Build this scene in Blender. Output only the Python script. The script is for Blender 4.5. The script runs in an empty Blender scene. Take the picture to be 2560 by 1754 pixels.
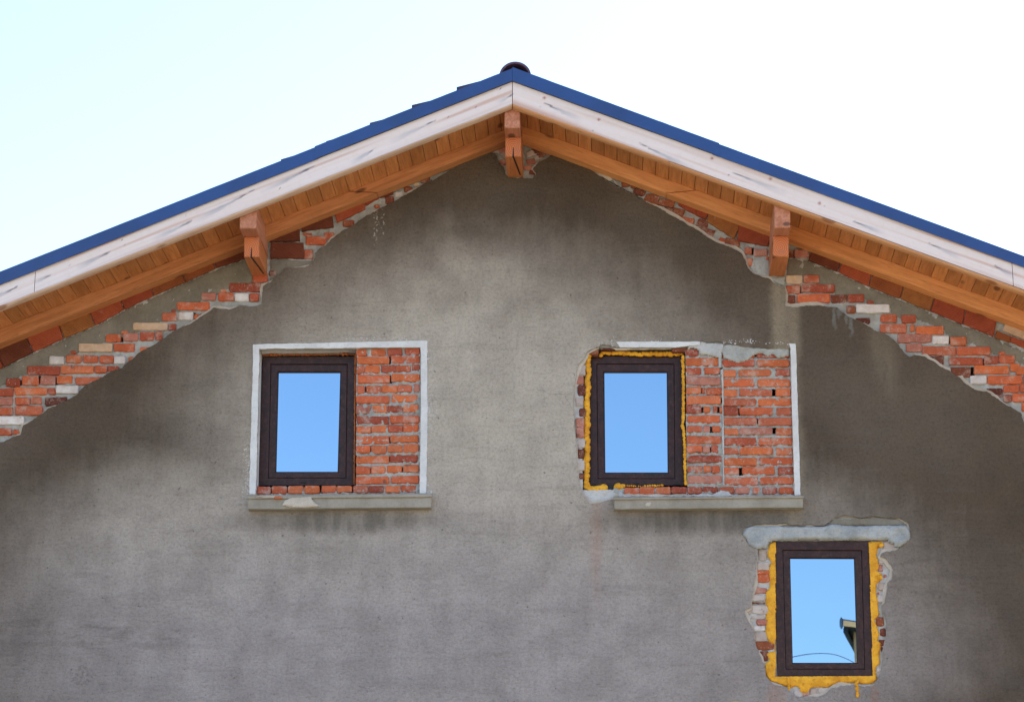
import bpy, bmesh, math, random
import numpy as np
from mathutils import Vector, Matrix, noise as mnoise
R = math.radians
random.seed(7)
S = bpy.context.scene
COL = S.collection

# ------------------------------------------------------------------ camera
F_PX, PITCH, YAW, DIST, CAM_Z = 6000.0, R(17.25), R(2.3), 17.5, 1.6
CAM_ROT = Matrix.Rotation(YAW, 3, 'Z') @ Matrix.Rotation(R(90) + PITCH, 3, 'X')
CAM_POS = Vector((0.70, -DIST, CAM_Z))
def ray(u, v):
    return CAM_ROT @ Vector(((u - 1280) / F_PX, -(v - 877) / F_PX, -1.0))
def P(u, v, y=0.0):
    """the world point seen at photo pixel (u, v) on the upright plane at depth y (y = 0: face of the plaster)"""
    d = ray(u, v)
    return CAM_POS + d * ((y - CAM_POS.y) / d.y)
CAM_POS.x -= P(1281, 204, -0.65).x                     # the ridge stands at x = 0
cam_data = bpy.data.cameras.new('camera')
cam_data.sensor_width = 36.0
cam_data.lens = F_PX / 2560 * 36.0
cam_data.clip_end = 3000
cam = bpy.data.objects.new('camera', cam_data)
COL.objects.link(cam)
cam.matrix_world = Matrix.Translation(CAM_POS) @ CAM_ROT.to_4x4()
S.camera = cam

# ------------------------------------------------------------------ light: clear sky, sun behind the house
SUN_EL, SUN_AZ = R(38), R(58)                          # azimuth from +Y (behind the gable) towards +X
w = bpy.data.worlds.new('World'); S.world = w; w.use_nodes = True
nt = w.node_tree
bgn = nt.nodes['Background']
sky = nt.nodes.new('ShaderNodeTexSky'); sky.sky_type = 'NISHITA'
sky.sun_disc = False; sky.sun_elevation = SUN_EL; sky.sun_rotation = SUN_AZ
sky.air_density = 1.0; sky.dust_density = 1.0; sky.ozone_density = 1.0
nt.links.new(sky.outputs[0], bgn.inputs[0]); bgn.inputs[1].default_value = 0.12
sd = bpy.data.lights.new('sun', 'SUN'); sd.energy = 3.5; sd.angle = R(0.5); sd.color = (1, .95, .87)
so = bpy.data.objects.new('sun', sd); COL.objects.link(so)
sdir = Vector((math.sin(SUN_AZ) * math.cos(SUN_EL), math.cos(SUN_AZ) * math.cos(SUN_EL), math.sin(SUN_EL)))
so.rotation_euler = sdir.to_track_quat('Z', 'Y').to_euler(); so.location = sdir * 60
S.view_settings.view_transform = 'Standard'; S.view_settings.look = 'None'
S.view_settings.exposure = 1.95; S.view_settings.gamma = 1.0

# ------------------------------------------------------------------ photo crops used for measuring: (x0, y0, scale)
ZA = (0, 640, .30981); ZB = (560, 360, .28896); ZC = (1080, 140, .25123); ZD = (1500, 380, .26385)
ZE = (1940, 600, .32666); ZG = (1820, 1260, .31037); W1 = (600, 820, .30145); W2 = (1420, 820, .30156)
ZH = (0, 480, .31404); ZI = (1000, 140, .20101)
def Z(z, x, y): return (z[0] + x * z[2], z[1] + y * z[2])
def ZL(z, pts): return [Z(z, *p) for p in pts]
def XZ(uv, y=0.0):
    p = P(uv[0], uv[1], y); return (p.x, p.z)
def XZL(uvs, y=0.0): return [XZ(q, y) for q in uvs]

# ------------------------------------------------------------------ material helpers
def lin(c):
    return tuple(((x / 255) / 12.92 if x / 255 <= .04045 else ((x / 255 + .055) / 1.055) ** 2.4) for x in c)
class NT:
    def __init__(s, name):
        s.m = bpy.data.materials.new(name); s.m.use_nodes = True
        s.t = s.m.node_tree; s.b = s.t.nodes['Principled BSDF']
        s.pos = s.n('ShaderNodeTexCoord').outputs['Object']
    def n(s, ty, **kw):
        o = s.t.nodes.new(ty)
        for k, v in kw.items(): setattr(o, k, v)
        return o
    def put(s, sock, v):
        if isinstance(v, bpy.types.NodeSocket): s.t.links.new(v, sock)
        elif v is not None:
            if hasattr(sock.default_value, '__len__') and not hasattr(v, '__len__'): v = (v,) * len(sock.default_value)
            elif hasattr(sock.default_value, '__len__') and len(sock.default_value) == 4 and len(v) == 3: v = (*v, 1)
            sock.default_value = v
    def math(s, op, a, b=None, c=None, clamp=False):
        o = s.n('ShaderNodeMath', operation=op, use_clamp=clamp)
        for i, x in enumerate((a, b, c)): s.put(o.inputs[i], x) if x is not None else None
        return o.outputs[0]
    def vmath(s, op, a, b=None):
        o = s.n('ShaderNodeVectorMath', operation=op)
        s.put(o.inputs[0], a)
        if b is not None: s.put(o.inputs[1], b)
        return o.outputs['Value'] if op in ('LENGTH', 'DOT_PRODUCT') else o.outputs[0]
    def mapping(s, vec, loc=(0, 0, 0), rot=(0, 0, 0), sc=(1, 1, 1), kind='POINT'):
        o = s.n('ShaderNodeMapping', vector_type=kind)
        s.put(o.inputs['Vector'], vec); o.inputs['Location'].default_value = loc
        o.inputs['Rotation'].default_value = rot; o.inputs['Scale'].default_value = sc
        return o.outputs[0]
    def noise(s, scale, detail=3, rough=.55, vec=None, dist=0, color=False):
        o = s.n('ShaderNodeTexNoise'); s.put(o.inputs['Vector'], vec if vec is not None else s.pos)
        o.inputs['Scale'].default_value = scale; o.inputs['Detail'].default_value = detail
        o.inputs['Roughness'].default_value = rough; o.inputs['Distortion'].default_value = dist
        return o.outputs['Color' if color else 'Fac']
    def voro(s, scale, vec=None, feature='F1', out='Distance'):
        o = s.n('ShaderNodeTexVoronoi', feature=feature); s.put(o.inputs['Vector'], vec if vec is not None else s.pos)
        o.inputs['Scale'].default_value = scale
        return o.outputs[out]
    def ramp(s, x, lo, hi, a=0.0, b=1.0, smooth=True):
        o = s.n('ShaderNodeMapRange', interpolation_type='SMOOTHSTEP' if smooth else 'LINEAR')
        s.put(o.inputs[0], x)
        for i, v in zip((1, 2, 3, 4), (lo, hi, a, b)): s.put(o.inputs[i], v)
        return o.outputs[0]
    def mix(s, f, a, b, mode='MIX'):
        o = s.n('ShaderNodeMix', data_type='RGBA', blend_type=mode)
        s.put(o.inputs[0], f); s.put(o.inputs[6], a); s.put(o.inputs[7], b)
        return o.outputs[2]
    def attr(s, name='Tint'):
        return s.n('ShaderNodeAttribute', attribute_name=name).outputs['Color']
    def bump(s, h, strength=.5, dist=.01, prev=None):
        o = s.n('ShaderNodeBump'); o.inputs['Strength'].default_value = strength; o.inputs['Distance'].default_value = dist
        s.put(o.inputs['Height'], h)
        if prev is not None: s.put(o.inputs['Normal'], prev)
        return o.outputs[0]
    def out(s, color, rough=.8, normal=None, metal=0.0, spec=None):
        s.put(s.b.inputs['Base Color'], color); s.put(s.b.inputs['Roughness'], rough); s.put(s.b.inputs['Metallic'], metal)
        if normal is not None: s.put(s.b.inputs['Normal'], normal)
        if spec is not None: s.put(s.b.inputs['Specular IOR Level'], spec)
        return s.m

def m_plaster():
    k = NT('mottled grey cement render')
    def warped(sc, amp, det=4):
        o = k.n('ShaderNodeVectorMath', operation='SCALE')
        k.put(o.inputs[0], k.vmath('SUBTRACT', k.noise(sc, det, .62, color=True), (.5, .5, .5))); o.inputs['Scale'].default_value = amp
        return k.vmath('ADD', k.pos, o.outputs[0])
    wbig = warped(1.0, .62, 5); wsm = warped(7, .10); q = .00305
    def blob(vec, uv, ru, rv, ang=0, soft=.45):
        x, z = XZ(uv)
        v = k.mapping(vec, (x, 0, z), (0, R(ang), 0), (ru * q, 1e4, rv * q), 'TEXTURE')
        return k.ramp(k.vmath('LENGTH', v), 1 - soft, 1 + soft, 1, 0)
    def union(l):
        o = l[0]
        for x in l[1:]: o = k.math('MAXIMUM', o, x)
        return o
    mul = lambda a, b: k.math('MULTIPLY', a, b)
    fine = k.noise(46, 4, .7); grit = k.noise(110, 2, .6); mid = k.noise(3.2, 5, .62)
    run = k.noise(2.6, 5, .65, k.mapping(wsm, sc=(3.2, 1, .22)))                  # vertical rain runs
    trow = k.noise(2.2, 5, .7, k.mapping(k.pos, rot=(0, R(24), 0), sc=(.7, 1, 5)))  # sweeps of the float
    # dark brown tone at the apex and flanks, broad pale fan in the middle
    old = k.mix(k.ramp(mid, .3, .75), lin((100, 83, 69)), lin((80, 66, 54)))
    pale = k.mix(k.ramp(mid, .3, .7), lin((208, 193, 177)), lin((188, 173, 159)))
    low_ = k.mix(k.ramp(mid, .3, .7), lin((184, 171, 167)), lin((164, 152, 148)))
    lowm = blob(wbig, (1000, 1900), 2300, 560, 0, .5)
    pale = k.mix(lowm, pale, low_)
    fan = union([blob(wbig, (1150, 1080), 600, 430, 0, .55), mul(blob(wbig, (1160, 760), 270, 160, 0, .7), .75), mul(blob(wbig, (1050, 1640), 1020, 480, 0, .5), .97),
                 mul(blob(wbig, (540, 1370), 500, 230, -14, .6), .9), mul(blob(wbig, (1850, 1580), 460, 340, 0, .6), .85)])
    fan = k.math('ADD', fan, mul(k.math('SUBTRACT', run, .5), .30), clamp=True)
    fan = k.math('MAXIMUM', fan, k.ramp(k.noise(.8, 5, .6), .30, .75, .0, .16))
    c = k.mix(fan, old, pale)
    c = k.mix(mul(k.ramp(trow, .5, .7), .22), c, lin((118, 107, 99)))
    c = k.mix(mul(k.ramp(run, .55, .75), .10), c, lin((110, 100, 92)))
    wash = union([blob(wsm, (1962, 800), 34, 190, 0, .4), mul(blob(wsm, (1978, 1080), 26, 280, 0, .6), .8), mul(blob(wsm, (2208, 880), 30, 95, -8, .8), .45)])
    c = k.mix(mul(wash, k.ramp(run, .3, .6, .35, .62)), c, lin((178, 160, 136)))
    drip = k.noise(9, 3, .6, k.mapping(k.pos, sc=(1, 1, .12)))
    under_sill_dark = union([blob(wsm, (838, 1300), 235, 30, 0, .6), blob(wsm, (1770, 1300), 240, 31, 0, .6)])
    c = k.mix(mul(mul(under_sill_dark, k.ramp(drip, .35, .62, .55, 1)), .68), c, lin((82, 76, 68)))
    rust = union([blob(wsm, (1490, 1340), 12, 120, 0, .8), blob(wsm, (1940, 1745), 22, 45, 0, .4), blob(wsm, (2190, 1740), 9, 40, 0, .6)])
    c = k.mix(mul(rust, .2), c, lin((190, 124, 90)))
    lime = union([blob(wsm, (938, 560), 6, 48, 0, .6), blob(wsm, (956, 556), 5, 40, 0, .6), mul(blob(wsm, (1075, 1000), 14, 150, 0, .8), .6), mul(blob(wsm, (618, 1150), 12, 70, 0, .8), .6)])
    c = k.mix(mul(lime, k.ramp(k.noise(55, 2, .5), .52, .66, 0, .7)), c, lin((216, 206, 194)))
    grey = union([blob(wsm, (2085, 790), 5, 32, 0, .6), blob(wsm, (2097, 775), 4, 22, 0, .6), blob(wsm, (2128, 810), 4, 30, 0, .6), blob(wsm, (2117, 790), 4, 20, 0, .6)])
    c = k.mix(mul(grey, .6), c, lin((142, 142, 138)))                           # thin cement dribbles
    patch = union([blob(wsm, (205, 1690), 30, 24, 0, .15), blob(wsm, (2520, 1690), 35, 22, 30, .3)])
    c = k.mix(mul(mul(patch, k.ramp(fine, .35, .6)), .3), c, lin((104, 96, 92)))
    scr = mul(union([blob(wsm, (190, 1580), 260, 40, 3, .8), mul(blob(wsm, (2300, 1430), 220, 130, 0, .8), .7), mul(blob(wsm, (820, 1180), 300, 60, -10, .9), .4)]), k.ramp(k.noise(5, 4, .6, k.mapping(wsm, sc=(.8, 1, 3.4))), .46, .66))
    c = k.mix(mul(scr, .42), c, lin((96, 86, 80)))
    # sponge grain, grit and pits
    c = k.mix(k.ramp(fine, .42, .68, 0, .42), c, k.mix(1, c, (.58, .56, .55), 'MULTIPLY'))
    c = k.mix(k.ramp(grit, .54, .75, 0, .45), c, k.mix(1, c, (1.5, 1.48, 1.45), 'MULTIPLY'))
    fleck = k.noise(24, 5, .72, k.mapping(k.pos, sc=(1, 1, 1.9)))
    c = k.mix(mul(k.ramp(fleck, .53, .68), k.ramp(mid, .3, .65, .25, .6)), c, k.mix(1, c, (.62, .59, .58), 'MULTIPLY'))  # relief shading of the sponge grain, darkened into the colour
    pit = k.ramp(k.noise(30, 2, .5), .69, .74)
    c = k.mix(mul(pit, .55), c, lin((76, 68, 62)))
    crack = k.ramp(k.voro(.8, warped(4, .12), 'DISTANCE_TO_EDGE'), 0, .0035, 1, 0)
    c = k.mix(mul(mul(crack, k.ramp(k.noise(1.3, 2), .60, .68)), .3), c, lin((76, 68, 62)))
    h = k.math('ADD', mul(grit, .5), mul(fine, .9))
    nrm = k.bump(k.math('ADD', h, mul(fleck, -1.0)), .9, .028); nrm = k.bump(k.math('ADD', mid, mul(trow, .6)), .35, .05, nrm)
    nrm = k.bump(mul(pit, -1), .5, .006, nrm)
    return k.out(c, .95, nrm, spec=.2)

def m_mortar(name, c1, c2, bsc=1.0):
    k = NT(name)
    c = k.mix(k.ramp(k.noise(5, 4, .65), .3, .7), lin(c1), lin(c2))
    c = k.mix(k.ramp(k.noise(45, 3, .6), .5, .75, 0, .35), c, tuple(x * .55 for x in lin(c1)))
    c = k.mix(k.ramp(k.noise(110, 2, .6), .55, .75, 0, .3), c, tuple(min(1, x * 1.5) for x in lin(c2)))
    h = k.math('ADD', k.noise(35, 4, .7), k.math('MULTIPLY', k.noise(120, 2), .5))
    return k.out(c, .95, k.bump(h, .8 * bsc, .012), spec=.2)

def m_brick():
    k = NT('fired red brick')
    t = k.attr()
    c = k.mix(k.ramp(k.noise(14, 4, .65), .3, .72, 0, .55), t, k.mix(1, t, (.62, .50, .46), 'MULTIPLY'))
    c = k.mix(k.ramp(k.noise(22, 3, .6), .52, .75, 0, .45), c, k.mix(1, t, (1.25, 1.3, 1.3), 'MULTIPLY'))
    c = k.mix(k.ramp(k.noise(9, 5, .75), .50, .68, 0, .6), c, lin((184, 160, 146)))
    c = k.mix(k.ramp(k.noise(7.5, 3, .6), .64, .72, 0, .65), c, lin((84, 58, 52)))
    c = k.mix(k.ramp(k.noise(120, 2, .6), .64, .70, 0, .6), c, lin((205, 190, 180)))
    h = k.math('ADD', k.noise(60, 4, .7), k.noise(18, 3, .6))
    return k.out(c, .92, k.bump(h, .6, .008), spec=.2)

def m_block(sl):
    k = NT('ribbed hollow clay block')
    t = k.attr()
    p = k.mapping(k.pos, rot=(0, sl, 0))
    wv = k.n('ShaderNodeTexWave', wave_type='BANDS', bands_direction='Z'); k.put(wv.inputs['Vector'], p)
    wv.inputs['Scale'].default_value = 26; wv.inputs['Distortion'].default_value = .6; wv.inputs['Detail'].default_value = 1
    c = k.mix(k.ramp(k.noise(7, 4, .65), .3, .72, 0, .6), t, k.mix(1, t, (.55, .46, .42), 'MULTIPLY'))
    c = k.mix(k.ramp(wv.outputs['Fac'], .0, .45, .4, 0), c, k.mix(1, t, (.5, .45, .42), 'MULTIPLY'))
    c = k.mix(k.ramp(k.noise(12, 5, .7), .62, .72, 0, .4), c, lin((170, 158, 148)))
    n1 = k.bump(wv.outputs['Fac'], .5, .006)
    return k.out(c, .9, k.bump(k.noise(60, 4, .7), .4, .006, n1), spec=.2)

def m_wood(name, c1, c2, knot, ang, axis='X', rough=.62, gl=.7, tint=False):
    """grain runs along the member; ang turns the slope of the roof level"""
    k = NT(name)
    p = k.mapping(k.pos, rot=(0, ang, 0))
    sc = {'X': (.7, 9, 9), 'Y': (9, .6, 9), 'Z': (9, 9, .7)}[axis]
    ps = k.mapping(p, sc=sc)
    g = k.noise(3.2, 6, .65, ps, .6); g2 = k.noise(13, 4, .6, ps)
    c = k.mix(k.ramp(g, .3, .7), lin(c1), lin(c2))
    c = k.mix(k.ramp(g2, .55, .72, 0, .45), c, lin(knot))
    c = k.mix(k.ramp(k.noise(1.3, 3, .6, p), .45, .75, 0, .4), c, tuple(x * .6 for x in lin(c1)))
    kv = k.voro(1.0, k.mapping(p, sc={'X': (2.4, 4, 7), 'Y': (4, 2.4, 7), 'Z': (7, 4, 2.4)}[axis]))
    c = k.mix(k.ramp(kv, .09, .17, .85, 0), c, lin(knot))
    if tint: c = k.mix(1, c, k.attr(), 'MULTIPLY')
    return k.out(c, rough, k.bump(k.math('ADD', g, g2), .3 * gl, .004), spec=.35)

def m_board():
    k = NT('pale planed bargeboard wood'); t = k.attr()
    p = k.mapping(k.pos, sc=(1, 1, 1))
    c = k.mix(k.ramp(k.noise(30, 3, .6), .45, .75, 0, .12), t, lin((190, 160, 150)))
    return k.out(c, .5, k.bump(k.noise(40, 3), .12, .003), spec=.4)

def m_frame():
    k = NT('dark brown wood foil on window frame')
    p = k.mapping(k.pos, sc=(1, 1, .06)); q = k.mapping(k.pos, sc=(.06, 1, 1))
    g = k.math('MULTIPLY', k.noise(25, 4, .6), k.noise(90, 3, .6))
    c = k.mix(k.ramp(g, .15, .40), lin((40, 20, 18)), lin((66, 37, 33)))
    c = k.mix(k.ramp(k.noise(50, 3), .55, .8, 0, .2), c, lin((110, 95, 88)))
    return k.out(c, .45, k.bump(g, .15, .002), spec=.28)

def m_glass():
    k = NT('mirror coated window glass')
    nrm = k.bump(k.noise(1.5, 2, .4), .02, .02)
    c = k.mix(k.ramp(k.noise(9, 4, .7, k.mapping(k.pos, sc=(1, 1, .4))), .6, .8, 0, .10), (.235, .345, .455), (.205, .285, .37))  # mirror tint pushed toward blue to deepen the reflected sky
    return k.out(c, .01, nrm, 1.0)

def m_simple(name, c, rough=.6, metal=0, nsc=20, var=.3, bump=.15, spec=.4, bd=.004):
    k = NT(name); b = lin(c)
    col = k.mix(k.ramp(k.noise(nsc, 4, .65), .3, .75), b, tuple(x * (1 - var) for x in b))
    return k.out(col, rough, k.bump(k.noise(nsc * 3, 3, .6), bump, bd), metal, spec)

def m_foam():
    k = NT('yellow expanding foam')
    c = k.mix(k.ramp(k.noise(10, 4, .65), .3, .7), lin((232, 168, 46)), lin((198, 132, 28)))
    c = k.mix(k.ramp(k.noise(34, 4, .65), .54, .72, 0, .6), c, lin((156, 94, 24)))
    v = k.voro(45, feature='SMOOTH_F1')
    return k.out(c, .75, k.bump(k.math('ADD', k.math('MULTIPLY', v, -1), k.noise(30, 3)), .6, .012), spec=.3)

M = {}
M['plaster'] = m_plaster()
M['base'] = m_mortar('pale lime base coat', (196, 182, 168), (172, 156, 140))
M['mortar'] = m_mortar('light grey lime mortar', (150, 146, 140), (178, 174, 168))
M['cement'] = m_mortar('grey green cement mortar', (112, 104, 92), (132, 123, 110), .6)
M['white'] = m_mortar('white painted lime band', (214, 209, 206), (196, 190, 188), .5)
M['whitemortar'] = m_mortar('whitish mortar smear', (196, 190, 186), (172, 168, 164))
M['concrete'] = m_mortar('bare grey concrete', (142, 142, 142), (176, 174, 172))
M['sill'] = m_mortar('smooth cement sill', (158, 148, 136), (136, 126, 114), .6)
M['brick'] = m_brick()
M['board'] = m_board()
M['frame'] = m_frame()
M['glass'] = m_glass()
M['foam'] = m_foam()
M['orangefoam'] = m_simple('old orange foam', (176, 96, 44), .8, nsc=25, var=.5, bump=.5, bd=.01)
M['black'] = m_simple('black rubber gasket', (22, 18, 20), .6)
M['flash'] = m_simple('blue painted sheet metal', (20, 61, 122), .45, 0.0, 2.5, .25, .05, .5)
M['tile'] = m_simple('dark roof tile', (66, 50, 72), .7, 0, 12, .4, .3)  # purple in this colour is the lens fringe against the bright sky
M['terracotta'] = m_simple('brown ridge tile tinted with purple lens fringe', (92, 66, 84), .7, 0, 12, .4, .3)
M['dark'] = m_simple('roofing felt', (40, 36, 34), .9)

# ------------------------------------------------------------------ object helpers
def tag(o, label=None, cat=None, group=None, kind=None):
    for a, b in (('label', label), ('category', cat), ('group', group), ('kind', kind)):
        if b: o[a] = b
    return o
def empty(name, loc=(0, 0, 0)):
    o = bpy.data.objects.new(name, None); COL.objects.link(o); o.location = loc
    return o
def link(name, me, mat, parent=None, smooth=False):
    o = bpy.data.objects.new(name, me); COL.objects.link(o)
    for m in (mat if isinstance(mat, (list, tuple)) else [mat]): me.materials.append(m)
    if smooth:
        for p in me.polygons: p.use_smooth = True
    o.parent = parent
    return o
def fin(name, bm, mat, parent=None, smooth=False, recalc=True):
    if recalc: bmesh.ops.recalc_face_normals(bm, faces=bm.faces)
    me = bpy.data.meshes.new(name); bm.to_mesh(me); bm.free()
    return link(name, me, mat, parent, smooth)
def nbm():
    bm = bmesh.new(); bm.loops.layers.float_color.new('Tint'); return bm
def paint(bm, faces, c):
    l = bm.loops.layers.float_color['Tint']
    for f in faces:
        for lp in f.loops: lp[l] = (*c, 1)
def area2(p): return sum(p[i][0] * p[(i + 1) % len(p)][1] - p[(i + 1) % len(p)][0] * p[i][1] for i in range(len(p)))
def rough_line(pts, step, amp, closed=False, rng=random, freq=None):
    """cut a line into short pieces and shake them sideways"""
    out = []; n = len(pts)
    for i in range(n if closed else n - 1):
        a, b = pts[i], pts[(i + 1) % n]
        L = math.hypot(b[0] - a[0], b[1] - a[1]); m = max(1, int(L / step))
        nx, nz = (-(b[1] - a[1]) / (L + 1e-9), (b[0] - a[0]) / (L + 1e-9))
        for j in range(m):
            t = j / m; x, z = a[0] + (b[0] - a[0]) * t, a[1] + (b[1] - a[1]) * t
            d = (mnoise.noise((x * 9, z * 9, 3.1)) + .7 * mnoise.noise((x * 31, z * 31, 7.7)) + rng.uniform(-.25, .25)) * amp
            out.append((x + nx * d, z + nz * d))
    if not closed: out.append(pts[-1])
    return out
def prism(bm, pts, y0, y1, ch=.004, c=(1, 1, 1), dome=0.0, tilt=(0, 0)):
    """pts: outline (x, z) on the wall; y0 front, y1 back, ch chamfer of the front edge"""
    if area2(pts) < 0: pts = pts[::-1]
    n = len(pts); cx = sum(p[0] for p in pts) / n; cz = sum(p[1] for p in pts) / n
    ext = max(1e-6, min(max(p[0] for p in pts) - min(p[0] for p in pts), max(p[1] for p in pts) - min(p[1] for p in pts)) / 2)
    kf = max(.4, 1 - ch / ext)
    yt = lambda p: tilt[0] * (p[0] - cx) + tilt[1] * (p[1] - cz)
    A = []
    for (x, z) in pts:
        dx, dz = x - cx, z - cz; d = math.hypot(dx, dz) + 1e-9; s = max(0, 1 - ch * 1.2 / d)
        A.append(bm.verts.new((cx + dx * s, y0 + yt((x, z)), cz + dz * s)))
    B = [bm.verts.new((x, y0 + ch + yt((x, z)), z)) for x, z in pts]
    Cc = [bm.verts.new((x, y1, z)) for x, z in pts]
    fs = []
    if dome:
        m = bm.verts.new((cx, y0 - dome, cz))
        fs += [bm.faces.new((A[i], A[(i + 1) % n], m)) for i in range(n)]
    else: fs.append(bm.faces.new(A))
    for a, b in ((A, B), (B, Cc)):
        fs += [bm.faces.new((a[i], b[i], b[(i + 1) % n], a[(i + 1) % n])) for i in range(n)]
    paint(bm, fs, c)
    return fs
def plate(name, outer, holes, y0, y1, mat, parent, bevel=0.0, smooth=False):
    """a slab with holes lying in the wall, from y0 (front) to y1"""
    cu = bpy.data.curves.new(name, 'CURVE'); cu.dimensions = '2D'; cu.fill_mode = 'BOTH'
    for ring in [outer] + list(holes):
        sp = cu.splines.new('POLY'); sp.points.add(len(ring) - 1); sp.use_cyclic_u = True
        for p, (x, z) in zip(sp.points, ring): p.co = (x, z, 0, 1)
    h = (y1 - y0) / 2
    cu.extrude = max(1e-5, h - bevel); cu.bevel_depth = bevel; cu.bevel_resolution = 2; cu.offset = -bevel
    o = bpy.data.objects.new(name, cu); COL.objects.link(o)
    bpy.context.view_layer.update()
    me = bpy.data.meshes.new_from_object(o.evaluated_get(bpy.context.evaluated_depsgraph_get()))
    bpy.data.objects.remove(o); bpy.data.curves.remove(cu)
    for v in me.vertices: v.co = (v.co.x, (y0 + y1) / 2 - v.co.z, v.co.y)
    bm = bmesh.new(); bm.from_mesh(me); bmesh.ops.remove_doubles(bm, verts=bm.verts, dist=1e-6)
    bmesh.ops.recalc_face_normals(bm, faces=bm.faces); bm.to_mesh(me); bm.free()
    me.materials.clear(); me.name = name
    return link(name, me, mat, parent, smooth)
def inside(px, pz, poly):
    r = np.zeros(px.shape, bool); n = len(poly)
    for i in range(n):
        x0, z0 = poly[i]; x1, z1 = poly[(i + 1) % n]
        if z0 == z1: continue
        r ^= ((z0 > pz) != (z1 > pz)) & (px < (x1 - x0) * (pz - z0) / (z1 - z0) + x0)
    return r
def edge_dist(px, pz, poly):
    d = np.full(px.shape, 1e9); n = len(poly)
    for i in range(n):
        x0, z0 = poly[i]; x1, z1 = poly[(i + 1) % n]; dx, dz = x1 - x0, z1 - z0; L = dx * dx + dz * dz + 1e-12
        t = np.clip(((px - x0) * dx + (pz - z0) * dz) / L, 0, 1)
        d = np.minimum(d, np.hypot(px - x0 - t * dx, pz - z0 - t * dz))
    return d
GAPS = []
def rough_sheet(bm, poly, y, amp, cell=.012, fall=0.0, back=.02, freq=22, seed=0.0, c=(1, 1, 1), gaps=()):
    """lumpy mortar: a fine sheet over a polygon, pushed in and out; with fall it thins out to its edge"""
    a = np.array(poly); x0, z0 = a.min(0); x1, z1 = a.max(0)
    nx, nz = int((x1 - x0) / cell) + 2, int((z1 - z0) / cell) + 2
    gx, gz = np.meshgrid(x0 + np.arange(nx) * cell, z0 + np.arange(nz) * cell)
    ok = inside(gx, gz, poly)
    ed = edge_dist(gx, gz, poly) if fall else None
    for g in gaps: ok &= ~((gx > g[0]) & (gx < g[1]) & (gz > g[2]) & (gz < g[3]))
    V = {}
    def vert(j, i):
        if (j, i) not in V:
            x, z = gx[j, i], gz[j, i]
            d = mnoise.noise((x * freq, z * freq, seed)) + .6 * mnoise.noise((x * freq * 2.7, z * freq * 2.7, seed + 5))
            yy = y - d * amp
            if fall:
                t = min(1, ed[j, i] / fall); yy += back * (1 - math.sqrt(t * (2 - t)))
            V[j, i] = bm.verts.new((x + random.uniform(-.2, .2) * cell, yy, z + random.uniform(-.2, .2) * cell))
        return V[j, i]
    fs = []
    for j in range(nz - 1):
        for i in range(nx - 1):
            if ok[j, i] and ok[j, i + 1] and ok[j + 1, i] and ok[j + 1, i + 1]:
                fs.append(bm.faces.new((vert(j, i), vert(j, i + 1), vert(j + 1, i + 1), vert(j + 1, i))))
    paint(bm, fs, c)
def box(bm, x0, x1, y0, y1, z0, z1, c=(1, 1, 1)):
    v = [bm.verts.new((x, y, z)) for x in (x0, x1) for y in (y0, y1) for z in (z0, z1)]
    fs = [bm.faces.new([v[i] for i in q]) for q in ((0, 1, 3, 2), (4, 6, 7, 5), (0, 4, 5, 1), (2, 3, 7, 6), (0, 2, 6, 4), (1, 5, 7, 3))]
    paint(bm, fs, c); return v
class Line:
    """the height of a sloping edge over x, from two photo points at depth y"""
    def __init__(s, a, b, y):
        p, q = P(*a, y), P(*b, y); s.b = (q.z - p.z) / (q.x - p.x); s.a = p.z - s.b * p.x; s.y = y
    def __call__(s, x): return s.a + s.b * x
def sweep(bm, x0, x1, prof, n=1, c=(1, 1, 1), jit=0.0):
    """prof: closed list of (y, height function of x): a member running down the slope"""
    rings = []
    for i in range(n + 1):
        x = x0 + (x1 - x0) * i / n
        rings.append([bm.verts.new((x, y + random.uniform(-jit, jit), f(x) + random.uniform(-jit, jit))) for y, f in prof])
    m = len(prof); fs = []
    for a, b in zip(rings, rings[1:]):
        fs += [bm.faces.new((a[k], a[(k + 1) % m], b[(k + 1) % m], b[k])) for k in range(m)]
    fs += [bm.faces.new(rings[0]), bm.faces.new(rings[-1])]
    paint(bm, fs, c)
def off(f, d): return lambda x: f(x) + d

# ------------------------------------------------------------------ bricks
REDS = [(194, 98, 62), (184, 92, 60), (168, 82, 58), (198, 110, 72), (182, 98, 70), (154, 74, 54), (198, 104, 62)]
PINK = [(186, 122, 104), (176, 112, 96)]; WHITE = [(216, 206, 202), (204, 194, 190)]; CREAM = [(206, 172, 142), (212, 184, 152)]
BROWN = [(140, 78, 52), (122, 66, 48)]; DARK = [(96, 50, 40), (110, 60, 46)]
KIND = {'r': REDS, 'p': PINK, 'w': WHITE, 'c': CREAM, 'b': BROWN, 'd': DARK, 'm': [(190, 176, 168), (178, 160, 150), (196, 184, 178)]}
def btint(k='r'):
    c = lin(random.choice(KIND[k])); g = random.uniform(.88, 1.1)
    return tuple(min(1, x * g) for x in c)
def brick(bm, quad, yf, yb, kind='r', ch=.006, amp=.0042, jag=.020):
    """quad: four photo points; a weathered brick face with worn corners"""
    q = XZL(quad, yf)
    cut = []
    n = len(q)
    for i in range(n):
        a, b, d = q[i - 1], q[i], q[(i + 1) % n]
        for e, s in ((a, 1), (d, 1)):
            L = math.hypot(e[0] - b[0], e[1] - b[1]); r = min(.35 * L, random.uniform(.004, .012))
            cut.append((b[0] + (e[0] - b[0]) / L * r, b[1] + (e[1] - b[1]) / L * r))
    prism(bm, rough_line(cut, jag, amp, True), yf + random.uniform(-.004, .004), yb, ch, btint(kind), tilt=(random.uniform(-.02, .02), random.uniform(-.05, .05)))
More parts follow.
